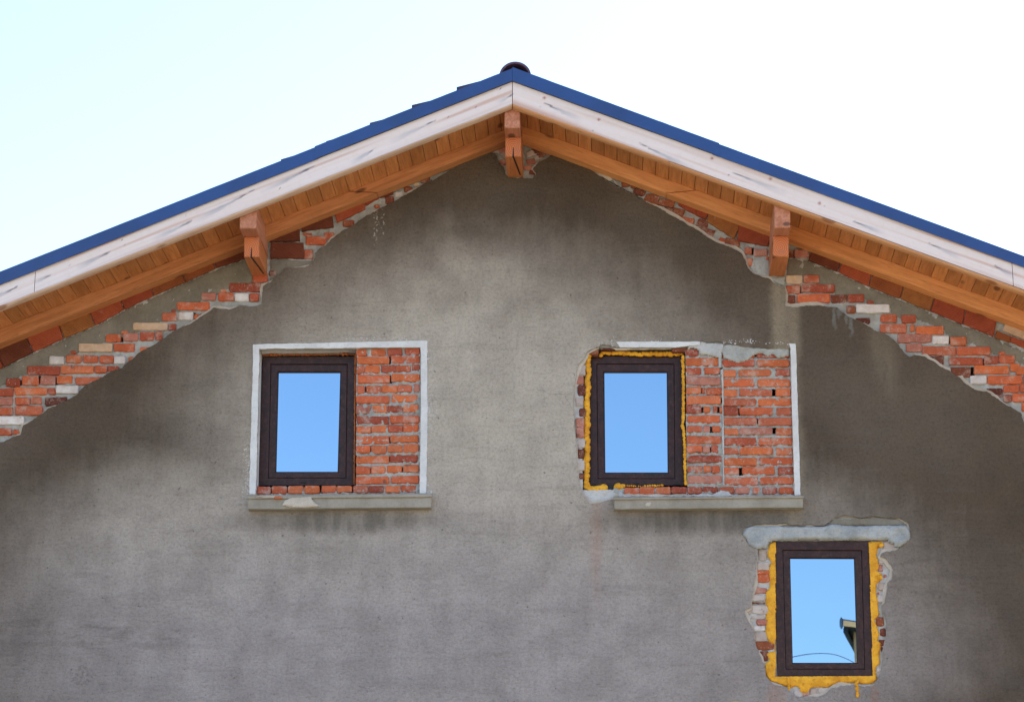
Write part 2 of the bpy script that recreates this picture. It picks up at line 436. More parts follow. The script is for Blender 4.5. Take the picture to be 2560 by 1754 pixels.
def rects(bm, z, rows, yf, yb, **kw):
    for p in rows:
        for r in rows:
            if p is not r and 0 < r[0] - p[2] < 34 and abs(r[1] - p[1]) < 22 and random.random() < .32:
                a, b = XZ(Z(z, p[2] - 2, p[3]), yf), XZ(Z(z, r[0] + 2, p[1]), yf); h = b[1] - a[1]
                GAPS.append((a[0], b[0], a[1] + h * random.uniform(0, .25), b[1] - h * random.uniform(0, .25)))
    for r in rows:
        x0, y0, x1, y1 = r[:4]; k = r[4] if len(r) > 4 else 'r'
        sk = random.uniform(-3, 3)
        brick(bm, ZL(z, [(x0, y1), (x1, y1 - sk * .5), (x1, y0 - sk * .5), (x0, y0)]), yf, yb, k, **kw)

# ================================================================== GROUND
bm = nbm(); v = [bm.verts.new(p) for p in ((-900, -900, 0), (900, -900, 0), (900, 900, 0), (-900, 900, 0))]
paint(bm, [bm.faces.new(v)], (1, 1, 1))
k = NT('dry earth yard')
gm = k.out(k.mix(k.ramp(k.noise(.4, 5, .6), .3, .7), lin((150, 138, 118)), lin((120, 116, 88))), .95, k.bump(k.noise(8, 4), .5, .05))
tag(fin('ground', bm, gm), kind='structure')

# ================================================================== THE HOUSE
house = empty('gable_house')
tag(house, 'grey rendered gable house under renovation with bare brick patches and three brown windows', 'house')
HW = 4.9
fTL = Line((1285, 171), (0, 678), -.67); fTR = Line((1285, 171), (2560, 639), -.67)
bTL = Line((1281, 204), (0, 711), -.65); bTR = Line((1281, 204), (2560, 667), -.65)
bBL = Line((1281, 260), (0, 764), -.65); bBR = Line((1281, 260), (2560, 724), -.65)
tBL = Line((1281, 269), (0, 776), -.64); tBR = Line((1281, 270), (2560, 737), -.64)
rTL = Line((1261, 325), (0, 822), -.10); rTR = Line((1314, 318), (2560, 778), -.10)
rBL = Line((1261, 354), (0, 858), -.10); rBR = Line((1314, 352), (2560, 815), -.10)
SL = math.atan(bTL.b); SR = math.atan(bTR.b)
M['block_l'] = m_block(SL); M['block_r'] = m_block(SR)
M['raf_l'] = m_wood('varnished orange rafter wood', (204, 138, 90), (176, 110, 66), (100, 56, 34), SL)
M['raf_r'] = m_wood('bright orange rafter wood', (228, 156, 98), (204, 130, 76), (116, 64, 36), SR)
M['soffit'] = m_wood('orange brown soffit boards', (208, 138, 86), (178, 110, 64), (104, 58, 32), 0, 'Y', tint=True)
M['purlin'] = m_wood('weathered purlin timber', (196, 132, 104), (166, 100, 70), (92, 54, 38), 0, 'Y')
M['corbel'] = m_wood('orange purlin timber', (198, 122, 76), (174, 100, 58), (104, 54, 30), 0, 'Y')
M['trim_l'] = m_wood('pale trim strip', (206, 176, 156), (188, 152, 130), (150, 104, 76), SL)
M['trim_r'] = m_wood('amber trim strip', (204, 150, 108), (190, 130, 86), (140, 84, 50), SR)

# ---- outline of the grey render, left to right under the eaves
edge_l = ZL(ZA, [(-1050, 2000), (-500, 1740), (-200, 1590), (0, 1500), (95, 1465), (165, 1440), (185, 1360), (290, 1305), (390, 1225), (480, 1190), (540, 1160),
    (620, 1110), (690, 1040), (760, 1010), (840, 965), (900, 930), (985, 905), (1035, 850), (1095, 805), (1130, 770), (1240, 715), (1300, 680),
    (1390, 610), (1440, 585), (1580, 515), (1690, 445), (1720, 415), (1760, 420), (1850, 435), (1950, 400), (2060, 405), (2105, 385), (2118, 270)])
edge_m = ZL(ZB, [(340, 1225), (410, 1190), (430, 1150), (500, 1115), (525, 1070), (600, 1070), (700, 1065), (760, 1030), (790, 985), (785, 940), (830, 895),
    (900, 855), (930, 820), (1000, 765), (1100, 705), (1200, 645), (1300, 590), (1400, 535), (1500, 480), (1600, 420), (1700, 360), (1800, 305)])
edge_c = ZL(ZC, [(0, 1245), (100, 1180), (250, 1100), (330, 1045), (430, 1020), (480, 995), (560, 970), (620, 965), (650, 1010), (680, 1060), (715, 1110),
    (725, 1170), (760, 1215), (800, 1212), (930, 1215), (1000, 1220), (1030, 1165), (1000, 1120), (1060, 1060), (1130, 1030), (1180, 995), (1220, 985),
    (1300, 1025), (1400, 1060), (1500, 1100), (1600, 1150), (1700, 1205), (1800, 1260), (1900, 1315), (2000, 1370), (2100, 1425)])
edge_d = ZL(ZD, [(0, 238), (100, 290), (200, 350), (300, 400), (400, 450), (500, 500), (560, 530), (620, 570), (700, 610), (800, 665), (900, 725), (1000, 790),
    (1100, 850), (1200, 890), (1280, 930), (1340, 960), (1380, 1030), (1410, 1100), (1440, 1150), (1530, 1180), (1600, 1200), (1640, 1240), (1700, 1262), (1745, 1275), (1757, 1330)])
edge_e = ZL(ZE, [(75, 500), (150, 510), (250, 500), (330, 500), (400, 510), (470, 515), (500, 545), (560, 590), (650, 630), (720, 660), (750, 690), (830, 715),
    (900, 765), (940, 800), (980, 860), (1020, 895), (1060, 875), (1140, 895), (1200, 930), (1290, 980), (1400, 1050), (1450, 1095), (1520, 1145), (1610, 1160),
    (1680, 1200), (1740, 1245), (1830, 1290), (1870, 1330), (1898, 1400), (2200, 1540), (2600, 1740), (2960, 1900)])
EDGE = edge_l + edge_m + edge_c + edge_d + edge_e
edge_xz = XZL(EDGE)
hole1 = XZL(ZL(W1, [(160, 172), (1500, 158), (1502, 700), (1490, 1385), (130, 1385), (145, 800)]))
hole2u = ZL(W2, [(160, 190), (250, 150), (270, 125), (400, 160), (900, 160), (1100, 112), (1290, 115), (1480, 160), (1845, 168), (1880, 1392), (395, 1392), (370, 1425), (270, 1440),
    (180, 1450), (120, 1370), (90, 1260), (75, 1150), (65, 1000), (60, 880), (50, 800), (45, 600), (50, 480), (65, 400), (90, 300), (120, 270), (145, 230)])
hole3u = ZL(ZG, [(110, 240), (130, 195), (190, 170), (260, 150), (370, 160), (450, 150), (560, 165), (600, 170), (760, 165), (810, 140), (860, 105), (930, 85),
    (1080, 108), (1180, 85), (1250, 100), (1380, 115), (1450, 150), (1475, 200), (1480, 270), (1440, 310), (1380, 350), (1340, 375), (1250, 385), (1230, 415),
    (1270, 430), (1310, 490), (1330, 525), (1320, 590), (1290, 630), (1270, 700), (1260, 780), (1240, 810), (1250, 880), (1285, 960), (1275, 1060), (1260, 1160),
    (1245, 1230), (1240, 1300), (1215, 1400), (1180, 1450), (1100, 1465), (1050, 1455), (980, 1450), (900, 1460), (830, 1490), (790, 1530), (720, 1545), (650, 1545),
    (600, 1560), (540, 1540), (500, 1510), (460, 1475), (430, 1465), (370, 1450), (330, 1420), (300, 1370), (290, 1290), (270, 1230), (230, 1150), (215, 1090),
    (210, 1020), (190, 980), (165, 940), (150, 890), (130, 860), (150, 840), (180, 830), (175, 790), (195, 720), (210, 640), (220, 540), (235, 450), (240, 370),
    (200, 355), (160, 325), (140, 280)])
hole2 = rough_line(XZL(hole2u), .011, .009, True); hole3 = rough_line(XZL(hole3u), .011, .010, True)
top = [p for p in rough_line(edge_xz, .012, .009) if -HW < p[0] < HW]
outer = [(-HW, 0)] + [(-HW, top[0][1] - .02)] + top + [(HW, top[-1][1] - .02), (HW, 0)]
patch4 = rough_line(XZL([(1800, 1762), (1815, 1754), (1838, 1749), (1862, 1754), (1880, 1762), (1875, 1790), (1810, 1790)]), .018, .005, True)
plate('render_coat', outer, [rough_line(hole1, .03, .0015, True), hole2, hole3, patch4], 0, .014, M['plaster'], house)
# the paler undercoat that shows along every broken edge
def grow(pts, d, closed=False):
    out = []; n = len(pts)
    for i in range(n):
        a, b = pts[max(0, i - 1) if not closed else i - 1], pts[min(n - 1, i + 1) if not closed else (i + 1) % n]
        L = math.hypot(b[0] - a[0], b[1] - a[1]) + 1e-9
        s = d * max(0, .38 + 1.7 * mnoise.noise((pts[i][0] * 5, pts[i][1] * 5, 1.3)))
        out.append((pts[i][0] - (b[1] - a[1]) / L * s, pts[i][1] + (b[0] - a[0]) / L * s))
    return out
und = [p for p in rough_line(grow(edge_xz, .032), .016, .007) if -HW < p[0] < HW]
outer_b = [(-HW, 0)] + [(-HW, und[0][1] - .02)] + und + [(HW, und[-1][1] - .02), (HW, 0)]
def shrink_hole(uv, d):
    p = XZL(uv); p = p if area2(p) > 0 else p[::-1]
    return rough_line(grow(p, d, True), .018, .005, True)
plate('undercoat', outer_b, [rough_line(hole1, .05, .001, True), shrink_hole(hole2u, .022), shrink_hole(hole3u, .03)], .0142, .05, M['base'], house)

# ---- the masonry behind
bm = nbm()
zt = lambda x: (rTL(x) if x < 0 else rTR(x)) - .012
bk = [(-HW, 0), (HW, 0), (HW, zt(HW)), (0, min(zt(-.001), zt(.001))), (-HW, zt(-HW))]
prism(bm, bk, .30, 9.0, .002, (.3, .25, .2))
fin('masonry_wall', bm, M['mortar'], house)

lo = [(u + 30, v_ + 50) for u, v_ in EDGE]
cu_ = lambda f, x0, x1: [(x, f(x)) for x in np.linspace(x0, x1, 12)]
def under(uvs, f_top, x0, x1):
    a = [p for p in XZL(uvs) if x0 <= p[0] <= x1]
    return a + [(x1, f_top(x1)), (x0, f_top(x0))]
YB = .016
bm = nbm()
rects(bm, ZA, [(2040, 150, 2160, 210), (1848, 215, 2115, 285), (1625, 295, 1740, 355, 'p'), (1760, 293, 1885, 360), (1892, 298, 2005, 362, 'w'), (2012, 300, 2088, 362),
    (1775, 265, 1825, 290), (1425, 370, 1690, 435), (1380, 425, 1420, 450), (1305, 452, 1425, 520, 'r'), (1435, 447, 1557, 512, 'w'), (1565, 465, 1600, 505), (1603, 462, 1670, 503),
    (1072, 535, 1350, 595, 'c'), (1360, 545, 1420, 595), (978, 600, 1030, 625), (853, 628, 972, 690), (992, 618, 1115, 682, 'p'), (1128, 608, 1245, 680), (1250, 605, 1310, 680),
    (635, 705, 905, 770, 'c'), (918, 702, 1085, 768), (1130, 730, 1240, 785), (565, 760, 615, 787), (397, 805, 515, 870, 'w'), (528, 793, 652, 858), (667, 795, 787, 858),
    (800, 798, 915, 860), (918, 805, 1010, 868, 'w'), (1035, 810, 1100, 860), (215, 885, 482, 955), (488, 880, 755, 945), (760, 880, 862, 940), (870, 885, 960, 935),
    (45, 985, 158, 1050), (177, 965, 312, 1040), (325, 965, 445, 1035, 'p'), (457, 962, 585, 1027), (605, 975, 840, 1035), (-150, 1065, 105, 1130), (118, 1055, 380, 1118),
    (388, 1060, 445, 1115), (450, 1040, 632, 1105, 'w'), (-160, 1140, 100, 1203, 'p'), (118, 1135, 240, 1200), (245, 1130, 335, 1190), (360, 1135, 540, 1205, 'd'),
    (-260, 1215, 105, 1282), (115, 1205, 342, 1280), (-120, 1290, 190, 1358, 'w'), (-400, 1290, -130, 1358), (-150, 1385, 92, 1443), (102, 1395, 165, 1438), (-420, 1385, -160, 1443),
    (-300, 1465, -40, 1530), (-580, 1465, -310, 1530), (-420, 1545, -170, 1610), (-700, 1545, -430, 1610), (-700, 1300, -420, 1365), (-560, 1215, -280, 1282)], YB, .06)
bl = fin('exposed_brickwork', bm, M['brick'], house); tag(bl, 'bare red and white brick steps under the left eave')
bm = nbm()
rects(bm, ZB, [(705, 795, 885, 870), (862, 760, 955, 822), (690, 910, 770, 995), (1025, 655, 1125, 712, 'b'), (390, 1095, 450, 1140, 'd'), (680, 765, 760, 785),
    (1395, 450, 1470, 520, 'b'), (1555, 365, 1630, 412, 'b'), (1700, 275, 1785, 335, 'b'), (1640, 330, 1690, 360, 'c'), (1480, 410, 1545, 455, 'w'), (1300, 520, 1345, 555)], YB + .004, .06)
o = fin('broken_brick_strip', bm, M['brick'], bl)
# loose broken pieces packed in under the ridge
bm = nbm()
for (x, y) in ((640, 935), (690, 930), (720, 980), (975, 970), (1030, 940), (1060, 1010), (985, 1050), (1100, 975), (1130, 960), (960, 1110), (1000, 1150), (735, 1150), (700, 1060)):
    k_ = random.choice('mpmmb'); a, b, t = random.uniform(34, 52), random.uniform(24, 34), random.uniform(-.5, .4); j = lambda: random.uniform(.75, 1.15)
    q = [(sx_ * a * j(), sy_ * b * j()) for sx_, sy_ in ((-1, 1), (1, 1), (1, -1), (-1, -1))]
    brick(bm, ZL(ZC, [(x + px * math.cos(t) - py * math.sin(t), y + px * math.sin(t) + py * math.cos(t)) for px, py in q]), .022, .06, k_)
fin('ridge_rubble', bm, M['brick'], bl)
bm = nbm()
rects(bm, ZD, [(205, 275, 285, 325, 'b'), (290, 305, 350, 340, 'b'), (315, 350, 415, 410, 'b'), (1370, 900, 1440, 965), (1455, 915, 1590, 985, 'p'), (1370, 1000, 1450, 1075), (1570, 990, 1605, 1020)], YB, .06)
def shard(z, x0, y0, x1, y1, k_):
    cx, cy = (x0 + x1) / 2, (y0 + y1) / 2; a, b = (x1 - x0) * .56, (y1 - y0) * .44
    pts = []; t = R(random.uniform(12, 34)); j = lambda: random.uniform(.72, 1.18)
    for sx_, sy_ in ((-1, 1), (1, 1), (1, -1), (-1, -1)):
        px, py = sx_ * a * j(), sy_ * b * j()
        pts.append((cx + px * math.cos(t) - py * math.sin(t), cy + px * math.sin(t) * .75 + py * math.cos(t)))
    brick(bm, ZL(z, pts), YB + .002, .06, k_, amp=.003)
for (x0, y0, x1, y1, k_) in ((430, 380, 548, 510, 'b'), (556, 435, 690, 520, 'b'), (600, 520, 690, 585, 'b'), (690, 525, 792, 605, 'b'), (760, 610, 897, 690, 'r'), (915, 635, 1022, 718, 'b'),
        (915, 718, 1072, 788, 'b'), (1118, 805, 1187, 868, 'r'), (1190, 818, 1322, 892, 'b'), (1215, 890, 1322, 935, 'r'), (330, 340, 420, 420, 'b')):
    shard(ZD, x0, y0, x1, y1, k_)
strip_r = fin('broken_brick_strip', bm, M['brick'], None)
bm = nbm()
rects(bm, ZE, [(95, 70, 135, 130, 'b'), (140, 70, 255, 130, 'p'), (78, 268, 200, 330, 'c'), (213, 268, 330, 327), (73, 343, 188, 408), (192, 338, 450, 400), (85, 418, 150, 485, 'b'), (160, 410, 415, 478),
    (422, 415, 545, 477, 'b'), (553, 412, 677, 472), (695, 460, 750, 485), (540, 500, 610, 557, 'b'), (615, 488, 872, 555, 'w'), (800, 565, 925, 628), (960, 570, 1072, 632),
    (795, 642, 1000, 708), (1025, 645, 1066, 700), (1070, 655, 1285, 718), (930, 713, 1193, 782, 'p'), (1200, 730, 1325, 793, 'w'), (1335, 740, 1457, 805), (995, 793, 1117, 853, 'p'),
    (1120, 808, 1380, 878), (1385, 815, 1643, 878), (1150, 885, 1285, 950, 'd'), (1328, 893, 1585, 955), (1590, 885, 1707, 945), (1712, 878, 1830, 940), (1705, 850, 1755, 874),
    (1330, 970, 1490, 1045, 'b'), (1518, 955, 1785, 1020), (1795, 940, 1870, 1000), (1487, 1035, 1613, 1100, 'w'), (1618, 1033, 1885, 1100), (1740, 1105, 1865, 1165), (1870, 1095, 2130, 1160),
    (1610, 1135, 1735, 1200, 'd'), (1740, 1178, 1805, 1235), (1808, 1172, 2000, 1235), (1895, 1030, 2100, 1095), (1840, 965, 2000, 1025), (1880, 1245, 2060, 1310), (2010, 1172, 2270, 1235),
    (2070, 1250, 2300, 1315), (2140, 1100, 2400, 1165), (2110, 1325, 2380, 1390), (2280, 1180, 2500, 1240), (600, 595, 720, 640, 'd')], YB, .06)
br = fin('exposed_brickwork', bm, M['brick'], house); tag(br, 'bare brick steps and broken brick under the right eave')
strip_r.parent = br

bm = nbm()
rough_sheet(bm, under(lo, off(rTL, -.01), -HW, -.001), .034, .012, .011, gaps=GAPS)
mort_l = fin('bed_mortar', bm, M['mortar'], None, True)
bm = nbm()
rough_sheet(bm, under(lo, off(rTR, -.01), .001, HW), .034, .012, .011, seed=4, gaps=GAPS)
mort_r = fin('bed_mortar', bm, M['mortar'], None, True)

mort_l.parent = bl; mort_r.parent = br
# ---- courses of hollow clay blocks tucked under the rafters
def blocks(z, quads, y, mat, label):
    bm = nbm()
    for q, k_ in quads:
        pts = XZL(ZL(z, q), y); c = lin(random.choice(k_)); prism(bm, rough_line(pts, .04, .002, True), y + random.uniform(-.004, .004), .07, .005, c)
    o = fin('clay_block_course', bm, mat, house); tag(o, label)
BR = [(168, 82, 54), (156, 74, 50), (150, 84, 50)]; OB = [(160, 100, 56)]; DB = [(120, 64, 46), (112, 60, 42)]
low = [(-500, 1120), (-230, 1005), (25, 893), (265, 772), (515, 660), (765, 555), (1000, 427), (1240, 317), (1495, 205), (1740, 97), (1990, 10)]
upp = [(-560, 1010), (-285, 895), (-35, 790), (205, 670), (455, 550), (700, 445), (950, 340), (1195, 235), (1450, 120), (1700, 20), (1960, -70)]
cols = [DB, BR, DB, BR, OB, BR, BR, BR, BR, DB]
blocks(ZA, [([(low[i][0] + 3, low[i][1] - 2), (low[i + 1][0] - 3, low[i + 1][1] + 1), (upp[i + 1][0] - 3, upp[i + 1][1] - 40), (upp[i][0] + 3, upp[i][1] - 40)], cols[i]) for i in range(10)], .010, M['block_l'], 'row of tilted clay blocks under the left rafter')
blocks(ZB, [([(405, 850), (685, 850), (690, 985), (400, 985)], DB), ([(392, 842), (655, 835), (650, 690), (395, 690)], DB), ([(672, 752), (948, 715), (930, 560), (660, 660)], DB),
    ([(978, 676), (1220, 560), (1212, 450), (945, 585)], BR), ([(1226, 527), (1340, 465), (1332, 400), (1206, 450)], BR), ([(1350, 462), (1465, 430), (1462, 370), (1340, 400)], DB)], .008, M['block_l'], 'ribbed clay blocks stacked right of the left purlin')
blocks(ZD, [([(1010, 650), (1270, 820), (1325, 690), (1040, 560)], OB), ([(1297, 832), (1590, 890), (1625, 770), (1325, 670)], BR), ([(740, 500), (910, 592), (915, 545), (745, 460)], BR), ([(912, 593), (1000, 632), (1032, 570), (915, 530)], BR)], .008, M['block_r'], 'ribbed clay blocks left of the right purlin')
low = [(245, 150), (475, 240), (710, 350), (950, 445), (1180, 540), (1430, 640), (1668, 735)]
upp = [(275, 60), (515, 140), (750, 225), (995, 315), (1230, 405), (1462, 500), (1700, 590)]
cols = [DB, BR, BR, OB, BR, BR]
blocks(ZE, [([(low[i][0] + 3, low[i][1]), (low[i + 1][0] - 3, low[i + 1][1]), (upp[i + 1][0] - 3, upp[i + 1][1] - 15), (upp[i][0] + 3, upp[i][1] - 15)], cols[i]) for i in range(6)] +
    [([(1735, 690), (2000, 800), (2020, 700), (1760, 620)], [(206, 170, 140)]), ([(1676, 742), (1790, 778), (1800, 735), (1690, 690)], BR), ([(1792, 770), (2020, 880), (2030, 815), (1805, 735)], BR),
     ([(2040, 900), (2400, 1050), (2420, 900), (2060, 780)], BR)], .010, M['block_r'], 'row of tilted clay blocks under the right rafter')
# ---- smooth cement smeared between the blocks and the brick steps
bm = nbm()
rough_sheet(bm, XZL(ZL(ZA, [(-900, 1260), (-500, 1110), (-230, 995), (25, 880), (265, 762), (515, 650), (765, 545), (1000, 417), (1240, 307), (1495, 195), (1740, 87), (2000, 0), (2060, 195), (1990, 240), (1870, 250),
    (1700, 330), (1500, 410), (1400, 480), (1180, 580), (930, 670), (720, 740), (480, 840), (300, 920), (80, 1010), (-100, 1090), (-400, 1240), (-800, 1440)])), .026, .004, .014, .03, .02, 12)
fin('cement_band', bm, M['cement'], bl, True)
bm = nbm()
rough_sheet(bm, XZL(ZL(ZB, [(385, 980), (770, 990), (785, 1010), (745, 1045), (690, 1072), (520, 1085), (500, 1125), (430, 1160), (380, 1180)])), .024, .004, .012, .02, .02, 14)
fin('cement_band', bm, M['cement'], bl, True)
bm = nbm()
rough_sheet(bm, XZL(ZL(ZE, [(85, 120), (245, 140), (475, 230), (710, 340), (950, 435), (1180, 530), (1430, 630), (1670, 725), (1900, 830), (2400, 1040), (2700, 1260), (2400, 1180), (2050, 1060), (1950, 980), (1890, 950), (1830, 920),
    (1700, 890), (1640, 850), (1460, 790), (1330, 765), (1290, 690), (1070, 600), (880, 590), (870, 520), (700, 500), (680, 450), (450, 430), (440, 370), (330, 350), (70, 300)])), .026, .004, .014, .03, .02, 12)
fin('cement_band', bm, M['cement'], br, True)
bm = nbm()
rough_sheet(bm, XZL(ZL(ZD, [(1440, 1000), (1610, 990), (1615, 1180), (1540, 1178), (1450, 1148), (1420, 1100)])), .022, .008, .01, .02, .02, 26)
rough_sheet(bm, XZL(ZL(ZD, [(1600, 1180), (1765, 1170), (1760, 1250), (1720, 1262), (1640, 1235)])), .012, .004, .01, .02, .03, 20)
fin('cement_band', bm, M['mortar'], br, True)

# ------------------------------------------------------------------ ROOF
XE = 5.45
roof = None
bm = nbm()
lowL = off(rTL, .025); lowR = off(rTR, .025)
sweep(bm, -XE, 0, [(-.60, lowL), (-.60, off(fTL, -.06)), (9.6, off(fTL, -.06)), (9.6, lowL)])
sweep(bm, 0.0005, XE, [(-.60, lowR), (-.60, off(fTR, -.06)), (9.6, off(fTR, -.06)), (9.6, lowR)])
roof = fin('roof', bm, M['dark'], house)
# tiles: courses that step down the slope
def tiles(f, side, steps):
    bm = nbm(); prof = []
    for i in range(len(steps) - 1):
        (xa, _), (xb, h) = steps[i], steps[i + 1]
        prof += [(xa, f(xa) - .012), (xb, f(xb) + h)]
    x_last = steps[-1][0]
    prof += [(x_last, f(x_last) - .05), (steps[0][0], f(steps[0][0]) - .05)]
    prism(bm, prof, -.635, 9.7, .001)
    return fin('tile_courses', bm, M['tile'], roof)
sx = [P(u, v_, -.63).x for u, v_ in ((1142, 219), (1030, 261), (925, 302), (816, 349), (703, 395))]
st = [(-.02, 0)] + list(zip(sx, (.048, .046, .036, .027, .024)))
while st[-1][0] > -XE: st.append((st[-1][0] - .345, .014))
tiles(fTL, -1, st)
st = [(.02, 0)]
while st[-1][0] < XE: st.append((st[-1][0] + .345, -.004))
tiles(fTR, 1, st)
# ridge caps: half-round tiles lying along the ridge
rc = P(1288, 187, -.64)
def ridge_cap(y0, y1, r):
    bm = nbm(); n = 22; R_ = []
    for y, rr in ((y0, r), (y1, r * .93)):
        for rad in (rr, rr - .016):
            R_.append([bm.verts.new((rc.x + math.cos(a) * rad, y, rc.z - .022 + math.sin(a) * rad)) for a in np.linspace(-.1, math.pi + .1, n)])
    for a, b in ((0, 1), (1, 3), (3, 2), (2, 0)):
        for i in range(n - 1): bm.faces.new((R_[a][i], R_[a][i + 1], R_[b][i + 1], R_[b][i]))
    paint(bm, bm.faces, (1, 1, 1))
    fin('ridge_tile', bm, M['terracotta'], roof)
for i in range(24): ridge_cap(-.66 + i * .42, -.66 + i * .42 + .47, .122)
# blue verge flashing, lapped sheets
def flashing(f, g, x0, x1, dy, lift=0.0):
    bm = nbm()
    sweep(bm, x0, x1, [(-.655 - dy, off(g, -.004 + lift)), (-.668 - dy, off(g, -.006 + lift)), (-.671 - dy, off(f, lift)), (-.60, off(f, .004 + lift)), (-.60, off(f, 0 + lift)), (-.664 - dy, off(f, -.006 + lift)), (-.661 - dy, off(g, .004 + lift))], 30, jit=.0006)
    return fin('verge_flashing', bm, M['flash'], roof)
xj = P(797, 358, -.67).x; xk = P(1798, 362, -.67).x
flashing(fTL, bTL, xj - .03, -.001, .004, .003); flashing(fTL, bTL, -XE, xj, 0, -.003)
flashing(fTR, bTR, .001, xk, .004, .003); flashing(fTR, bTR, xk - .05, XE, 0, -.003)
# ---- bargeboards: pale planed wood with dark resin streaks and red knots
streaks = [((36, 720), (-30, 752)), ((122, 689), (88, 705)), ((270, 632), (198, 667)), ((474, 555), (390, 595)), ((623, 481), (500, 547)), ((774, 421), (665, 476)), ((936, 373), (883, 404)),
    ((1080, 305), (985, 350)), ((1279, 238), (1245, 256)), ((1369, 262), (1445, 296)), ((1609, 363), (1725, 420)), ((1842, 436), (1955, 480)), ((2140, 555), (2205, 582)), ((2328, 610), (2395, 642)), ((2490, 666), (2535, 690))]
streaks = [(XZ(a, -.65), XZ(b, -.65)) for a, b in streaks]
knots = [XZ(a, -.65) for a in ((1361, 245), (1497, 299), (1780, 396), (1926, 447), (2049, 508), (1251, 223), (1257, 240), (1120, 293), (305, 600), (312, 613), (465, 538), (173, 652), (175, 662), (1350, 268), (1483, 326), (1822, 437), (2060, 515), (1480, 270), (1190, 268), (700, 470))]
def board_col(x, z, sl, t):
    s = x * math.cos(sl) + z * math.sin(sl); n = -x * math.sin(sl) + z * math.cos(sl)
    g = mnoise.noise((s * 1.2, n * 55, 2.0)) * .5 + mnoise.noise((s * 2.5, n * 130, 5.0)) * .35
    gr = max(0, mnoise.noise((s * .8, n * 34 + 2 * mnoise.noise((s * .6, n * 4, 1)), 9.0)))
    base = Vector(lin((222, 206, 202))); warm = Vector(lin((214, 184, 164)))
    c = base.lerp(warm, min(1, max(0, .25 + g * .45)))
    c = c.lerp(Vector(lin((200, 164, 148))), min(1, gr * gr * 3.5))
    for (a, b) in streaks:
        dx, dz = b[0] - a[0], b[1] - a[1]; L = math.hypot(dx, dz); u = ((x - a[0]) * dx + (z - a[1]) * dz) / L / L
        if -.1 < u < 1.25:
            d = abs((x - a[0]) * dz - (z - a[1]) * dx) / L + .006 * mnoise.noise((s * 25, n * 60, 3))
            wd = .005 + .026 * min(1, max(0, u)) ; e = max(0, 1 - (d / wd) ** 2) * max(0, 1 - max(0, u - .55) / .6)
            e *= .65 + .5 * mnoise.noise((s * 6, n * 150, 1)); tip = max(0, 1 - (d / .007) ** 2) * max(0, 1 - abs(u - .08) / .3)
            c = c.lerp(Vector(lin((140, 140, 150))), min(.85, max(0, e) * .85)); c = c.lerp(Vector(lin((66, 58, 66))), min(1, tip))
    for i, kx in enumerate(knots):
        d = math.hypot(x - kx[0], z - kx[1]); r = .016 if i < 5 else .006
        if d < r: c = c.lerp(Vector(lin((150, 74, 58) if i < 5 else (96, 80, 84))), min(.9, 1.4 * (1 - d / r)))
    return c
def bargeboard(ft, fb, sl, x0, x1):
    nx = max(2, int(abs(x1 - x0) / .011)); nz = 18; bm = nbm(); lay = bm.loops.layers.float_color['Tint']
    G = []
    for i in range(nx + 1):
        x = x0 + (x1 - x0) * i / nx; row = []
        for j in range(nz + 1):
            z = fb(x) + (ft(x) - .0015 - fb(x)) * j / nz
            row.append(bm.verts.new((x, -.65 + .0012 * mnoise.noise((x * 2, z * 12, 1)), z)))
        G.append(row)
    colr = {v: (*board_col(v.co.x, v.co.z, sl, 0), 1) for r in G for v in r}
    for i in range(nx):
        for j in range(nz):
            f = bm.faces.new((G[i][j], G[i + 1][j], G[i + 1][j + 1], G[i][j + 1]))
            for lp in f.loops: lp[lay] = colr[lp.vert]
    ring = [r[0] for r in G] + G[-1][1:] + [r[-1] for r in G[-2::-1]] + G[0][-2:0:-1]
    back = [bm.verts.new((v.co.x, -.615, v.co.z)) for v in ring]; n = len(ring)
    fs = [bm.faces.new((ring[i], ring[(i + 1) % n], back[(i + 1) % n], back[i])) for i in range(n)] + [bm.faces.new(back)]
    paint(bm, fs, lin((206, 176, 156)))
    fin('bargeboard', bm, M['board'], house)
xl, xr = P(88, 690, -.65).x, P(2532, 690, -.65).x
bargeboard(bTL, bBL, SL, xl + .002, -.0025); bargeboard(bTL, bBL, SL, -XE, xl - .002)
bargeboard(bTR, bBR, SR, .0025, xr - .002); bargeboard(bTR, bBR, SR, xr + .002, XE)
def trim(fb, ft, x0, x1, mat, d=0.0):
    h = lambda t: (lambda x: fb(x) + (ft(x) - fb(x)) * t)
    bm = nbm(); prof = [(-.612, h(.95)), (-.656 + d, h(.97)), (-.667 + d, h(.80)), (-.668 + d, h(.55)), (-.660 + d, h(.3)), (-.645 + d, h(.08)), (-.612, h(0))]
    sweep(bm, x0, x1, prof, 40, jit=.0006); fin('trim_strip', bm, mat, house, False)
xt = P(1672, 412, -.65).x
trim(tBL, bBL, -XE, -.003, M['trim_l']); trim(tBR, bBR, .003, xt, M['trim_r']); trim(tBR, off(bBR, -.004), xt + .003, XE, M['trim_r'], .006)
# ---- soffit boards run back from the verge, tongue and groove
def soffit(f, x0, x1, name):
    bm = nbm(); wd = .107 * math.cos(SL); x = x0
    while x < x1 - .001:
        xe = min(x1, x + wd); g = random.uniform(.72, 1.15); dz = random.uniform(-.001, .001)
        sweep(bm, x + .002, xe - .002, [(-.613, off(f, .002 + dz)), (-.613, off(f, .022)), (.15, off(f, .022)), (.15, off(f, .002 + dz))], 1, (g, g, g * random.uniform(.9, 1)))
        x = xe
    fin(name, bm, M['soffit'], house)
soffit(rTL, -XE, 0, 'soffit'); soffit(rTR, 0, XE, 'soffit')
